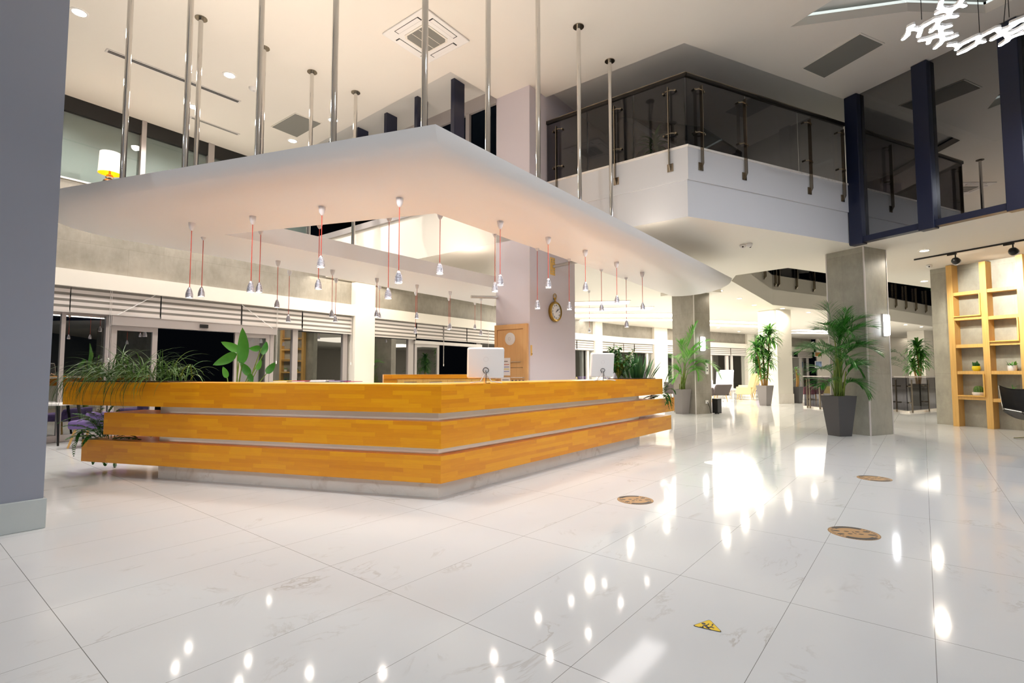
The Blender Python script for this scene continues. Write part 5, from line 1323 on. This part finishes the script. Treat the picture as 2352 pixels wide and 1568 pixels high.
o=rtri(1.08,.002); mb=MB().poly(o if (o[6]-o[0]).cross(o[12]-o[0]).z>0 else o[::-1]); mb.build('border','sticker_dark',t)
o=rtri(1.0,.0025); mb=MB().poly(o if (o[6]-o[0]).cross(o[12]-o[0]).z>0 else o[::-1]); mb.build('yellow_face','sticker_yellow',t)
def fl_stroke(mb,pts,w,z=.003):
    P=[at(x,y,0) for x,y in pts]
    for a,b in zip(P,P[1:]):
        d=(b-a).normalized(); n=V(-d.y,d.x,0)*w/2; mb.poly([V(q.x,q.y,z) for q in (a-n-d*w*.3,b-n+d*w*.3,b+n+d*w*.3,a+n-d*w*.3)])
mb=MB()
fl_stroke(mb,[(1620,1437),(1625,1442)],.014); fl_stroke(mb,[(1626,1443),(1633,1440.5),(1639,1443)],.008); fl_stroke(mb,[(1626,1443),(1632,1447)],.008)
fl_stroke(mb,[(1617,1437.5),(1613.5,1440),(1615.5,1443)],.006); fl_stroke(mb,[(1622,1437),(1627,1435),(1628,1433.5)],.006)
h=at(1616,1433,0); mb.lathe([(0,.003),(.010,.003)],V(h.x,h.y,0),14); mb.build('slipping_figure','sticker_dark',t)
mb=MB(); fl_stroke(mb,[(1636,1437),(1637.5,1434)],.007); fl_stroke(mb,[(1635.2,1439),(1635.5,1438.5)],.006); mb.build('exclamation_mark','sticker_dark',t)
mb=MB(); fl_stroke(mb,[(1608,1440),(1618,1443.5)],.005); mb.build('skid_line','sticker_dark',t)
# ---------------------------------------------------------------- ground floor glass balustrade
bl=thing('glass_balustrade',at(1848,935,0),'low smoked glass balustrade round the stairwell behind the grey column','railing')
bp=[at(1848,935,0),at(1893,939.5,0),at(1990,944.5,0),at(2056,944,0),at(2085,947.5,0),at(2151,941.5,0),at(2200,938,0)]
for i in range(len(bp)-1):
    a,b=bp[i],bp[i+1]; D=(b-a).normalized(); n=V(-D.y,D.x,0)
    MB().obox(a+UP*.06,b-a,n*.014,UP*1.0).build('glass_panel','rail_glass',bl); MB().obox(a+UP*1.07-n*.03,b-a,n*.07,UP*.035).build('handrail','alu',bl)
    MB().obox(a-n*.05,b-a,n*.12,UP*.05).build('base_strip','plinth_marble',bl)
for px,py in ((1862,936),(1868,937),(1891,939),(2057,944),(2069,945.5),(2087,947),(2125,944)):
    i=0 if px<1893 else 3 if px<2085 else 4
    a,b=bp[i],bp[i+1]; D=(b-a).normalized(); u,_=onw(px,py,a,D); q=a+D*max(0,u); n=V(-D.y,D.x,0)
    pp=MB().obox(q-n*.1-D*.03,D*.06,-n*.02,UP*1.0).build('post','rail_steel',bl)
    for z in (.3,.8): MB().tube([q-n*.1+UP*z,q+n*.03+UP*z],.02,8).build('clamp','rail_steel',pp)
# ---------------------------------------------------------------- lounge furniture in the distance
plain('fab_cream','d9c595',.8); plain('fab_white','c4c2d2',.8); plain('fab_dark','4a4140',.7); plain('fab_purple','6d5a90',.8); plain('fab_plum','6a3844',.75); plain('fab_olive','b9a75c',.75)
def armchair(p,rz,mat,label,w=.8,hb=1.0,wing=True,legs='oak',cat='armchair'):
    t=thing('armchair',p,label,cat); c,s=math.cos(rz),math.sin(rz); f=V(c,s,0); sd=V(-s,c,0)
    MB().obox(p-f*.32-sd*w*.36+UP*.26,f*.68,sd*w*.72,UP*.18).build('seat',mat,t,bev=.05)
    mb=MB(); b0=p-f*.34+UP*.3; 
    mb.obox(b0-sd*w*.42,f*.14,sd*w*.84,(UP*hb-f*.32*hb-UP*.3)); mb.build('backrest',mat,t,bev=.05)
    for k in (-1,1):
        mb=MB(); o=p-f*.3+sd*(k*w*.42-.05)+UP*.24; mb.obox(o,f*.62,sd*.1,UP*.34)
        if wing: mb.obox(o+UP*.3-f*.1,f*.26,sd*.1,UP*(hb-.62)-f*.16)
        mb.build('arm',mat,t,bev=.035)
    for a in (-1,1):
        for b in (-1,1): MB().tube([p+f*a*.26+sd*b*w*.3+UP*.28,p+f*a*.31+sd*b*w*.34],[.02,.012],6).build('leg',legs,t)
    return t
armchair(at(1712,917,0),2.6,'fab_cream','cream high backed wing armchair left of the dracaena planter',.95,1.25)
armchair(at(1738,914,0)+V(0,1.0,0),2.9,'fab_cream','second cream armchair half hidden behind the dracaena planter',.9,1.0)
armchair(at(1694,911,0)+V(0,1.8,0),-2.3,'fab_white','pale lilac wing armchair facing the cream one',.9,1.35)
armchair(at(1645,921,0),1.9,'fab_dark','dark square armchair beside the middle column',.95,.72,False,'oak')
armchair(at(1634,914,0)+V(.2,1.2,0),1.2,'fab_white','pale armchair peeking out behind the dark armchair',.8,.85,False)
armchair(at(1860,921,0)+V(.8,1.2,0),2.2,'fab_plum','plum armchair seen through the glass balustrade',.9,.9,False)
armchair(at(1930,919,0)+V(.6,1.5,0),2.0,'fab_olive','olive armchair behind the stems of the tall palm',.9,.95,False)
armchair(at(1838,918,0)+V(.1,3.6,0),.6,'fab_purple','violet armchair between the white column and the balustrade',.8,.95,False)
armchair(at(1552,917,0),1.0,'fab_dark','dark armchair glimpsed left of the light green palm',.9,.8,False)
def low_table(p,label,r=.4,h=.45):
    t=thing('side_table',p,label,'table'); MB().obox(p-V(r,r,0)+UP*(h-.03),V(2*r,0,0),V(0,2*r,0),UP*.03).build('table_top','white_plastic',t)
    for a in (-1,1):
        for b in (-1,1): MB().tube([p+V(a*r*.9,b*r*.9,h-.03),p+V(a*r*.9,b*r*.9,0)],.014,6).build('leg','steel',t)
low_table(at(1671,914,0),'small white square table between the distant armchairs')
for x,y0,y1,c1,lab in ((1878,808,819,'b0702c','small orange toned picture on the far white wall'),(1879,829,845,'8fa8dc','small blue toned picture with a figure shape on the far white wall')):
    P=V(22.9,38.6,0); D=V(19,-6,0).normalized(); u,z1=onw(x-8,y0,P,D); u2,_=onw(x+9,y0,P,D); _,z0=onw(x,y1,P,D); n=V(-.3,-.95,0)
    q=V(P.x,P.y,z0)+D*u; t=thing('wall_picture',q,lab,'picture'); MB().obox(q+n*.02,D*(u2-u),n*.05,UP*(z1-z0)).build('frame','paper',t)
    plain('picture_'+c1,c1,.5,0,.5,0,.6,3); MB().obox(q+n*.071+D*.05+UP*.04,D*(u2-u-.1),n*.005,UP*(z1-z0-.08)).build('canvas','picture_'+c1,t)
# black bass speaker box and socket at the middle column
p=mp+E3*.60+E4*.03; t=thing('black_box_unit',p,'narrow black cabinet standing on the floor beside the middle column','equipment')
MB().obox(p+UP*.02,E3*.18,E4*.2,UP*.43).build('cabinet','black',t,bev=.01); MB().obox(p+E3*.02+E4*.201+UP*.05,E3*.14,E4*.006,UP*.37).build('front_grille','grey_dark',t)
for k in range(2): MB().obox(p+E3*(.02+.1*k)+E4*.08,E3*.04,E4*.04,UP*.022).build('foot','black',t)
q=mp+E3*.42+E4*.005; MB().tube([q+UP*.35+E4*.03,q+UP*.2+E4*.06+E3*.05,q+UP*.03+E4*.05+E3*.1,p+UP*.03+E4*.1],.008,6).build('power_cable','black',t)
t=thing('wall_socket',V(q.x,q.y,.32),'white socket low on the middle column above the black cabinet','socket'); MB().obox(V(q.x,q.y,.3)-E3*.05,E3*.1,E4*.02,UP*.1).build('plate','white_plastic',t)
u,z=onw(1622,832,mp,E3); u2,z2=onw(1622,859,mp,E3); q=mp+E3*u+E4*.004
t=thing('hand_gel_dispenser',V(q.x,q.y,z2),'white vertical dispenser panel on the middle column','dispenser'); MB().obox(V(q.x,q.y,z2)-E3*.055,E3*.11,E4*.03,UP*(z-z2)).build('panel','white_plastic',t); MB().obox(V(q.x,q.y,z)-E3*.04,E3*.09,E4*.05,UP*.07).build('pump_head','grey_dark',t)
for k in (.25,.5): MB().obox(V(q.x,q.y,z2+(z-z2)*k)-E3*.025+E4*.03,E3*.05,E4*.003,UP*.03).build('printed_mark','ink',t)
# stool and chairs at the left, seen beyond the desk
def stool(p,lab):
    t=thing('cafe_table',p,lab,'table')
    MB().obox(p-V(.45,.3,-.67),V(.9,0,0),V(0,.6,0),UP*.03).build('table_top','white_plastic',t,bev=.008)
    for a,b in ((-1,-1),(1,-1),(1,1),(-1,1)): MB().tube([p+V(a*.36,b*.2,.67),p+V(a*.44,b*.26,0)],[.026,.015],8).build('leg','black',t)
stool(at(100,1022,0)+V(-.1,.15,0),'low white table with splayed black legs by the left window')
def tub(p,rz,lab):
    t=thing('tub_chair',p,lab,'chair'); c,s=math.cos(rz),math.sin(rz); f=V(c,s,0); sd=V(-s,c,0)
    MB().obox(p-f*.3-sd*.3+UP*.3,f*.6,sd*.6,UP*.14).build('seat','fab_purple',t,bev=.04)
    MB().obox(p-f*.34-sd*.32+UP*.3,f*.12,sd*.64,UP*.24-f*.06).build('backrest','fab_purple',t,bev=.04)
    for a in (-1,1):
        for b in (-1,1): MB().tube([p+f*a*.2+sd*b*.22+UP*.3,p+f*a*.28+sd*b*.28],[.022,.014],6).build('leg','oak',t)
tub(V(-7.0,8.75,0),-1.3,'violet chair half hidden behind the fern at the left desk end')
tub(V(-5.6,9.6,0),-1.0,'violet chair glimpsed between the upper and middle desk beams')
# ---------------------------------------------------------------- stair flights behind the gallery glass
for k,(a,b,lab) in enumerate(((V(2.4,10.9,6.75),V(5.3,11.6,5.35),'pale sloping stair flight seen above and behind the gallery glass'),(V(1.35,12.6,6.7),V(2.4,13.0,5.6),'short sloping stair flight at the back left of the gallery'))):
    d=b-a; dh=V(d.x,d.y,0).normalized(); n=V(-dh.y,dh.x,0)
    t=thing('stair_flight',a,lab,'stairs'); MB().obox(a,d,n*1.2,UP*.2).build('flight_slab','paint_white',t)
    m=9; mb=MB()
    for i in range(m): q=a+d*(i/m); mb.obox(q+UP*.18,dh*(d.length/m*.9),n*1.2,UP*.12)
    mb.build('steps','pillar_base_marble',t); MB().obox(a-n*.02+UP*.15,d,n*.03,UP*.75).build('glass_side','rail_glass',t); MB().obox(a-n*.03+UP*.9,d,n*.05,UP*.05).build('handrail','rail_dark',t)
# ---------------------------------------------------------------- camera and picture settings
cd=bpy.data.cameras.new('camera'); co=bpy.data.objects.new('camera',cd); COL.objects.link(co)
co.location=(0,0,CAMZ); co.rotation_euler=(PI/2+PIT,0,0); cd.sensor_width=36; cd.sensor_fit='HORIZONTAL'; cd.lens=FPX*36/2352; cd.clip_end=200; cd.clip_start=.05
SC.camera=co
w=bpy.data.worlds.new('night'); SC.world=w; w.use_nodes=True
w.node_tree.nodes['Background'].inputs[0].default_value=(.02,.025,.035,1); w.node_tree.nodes['Background'].inputs[1].default_value=.05
vs=SC.view_settings; vs.view_transform='Standard'; vs.look='None'; vs.gamma=1; vs.use_curve_mapping=False; vs.exposure=0.47
cy=SC.cycles; cy.use_denoising=True
try: cy.denoiser='OPENIMAGEDENOISE'
except Exception: pass
cy.max_bounces=8; cy.diffuse_bounces=4; cy.glossy_bounces=5; cy.transmission_bounces=4; cy.transparent_max_bounces=14; cy.caustics_reflective=False; cy.caustics_refractive=False; cy.sample_clamp_indirect=4; cy.sample_clamp_direct=0; cy.use_light_tree=True; cy.blur_glossy=.5
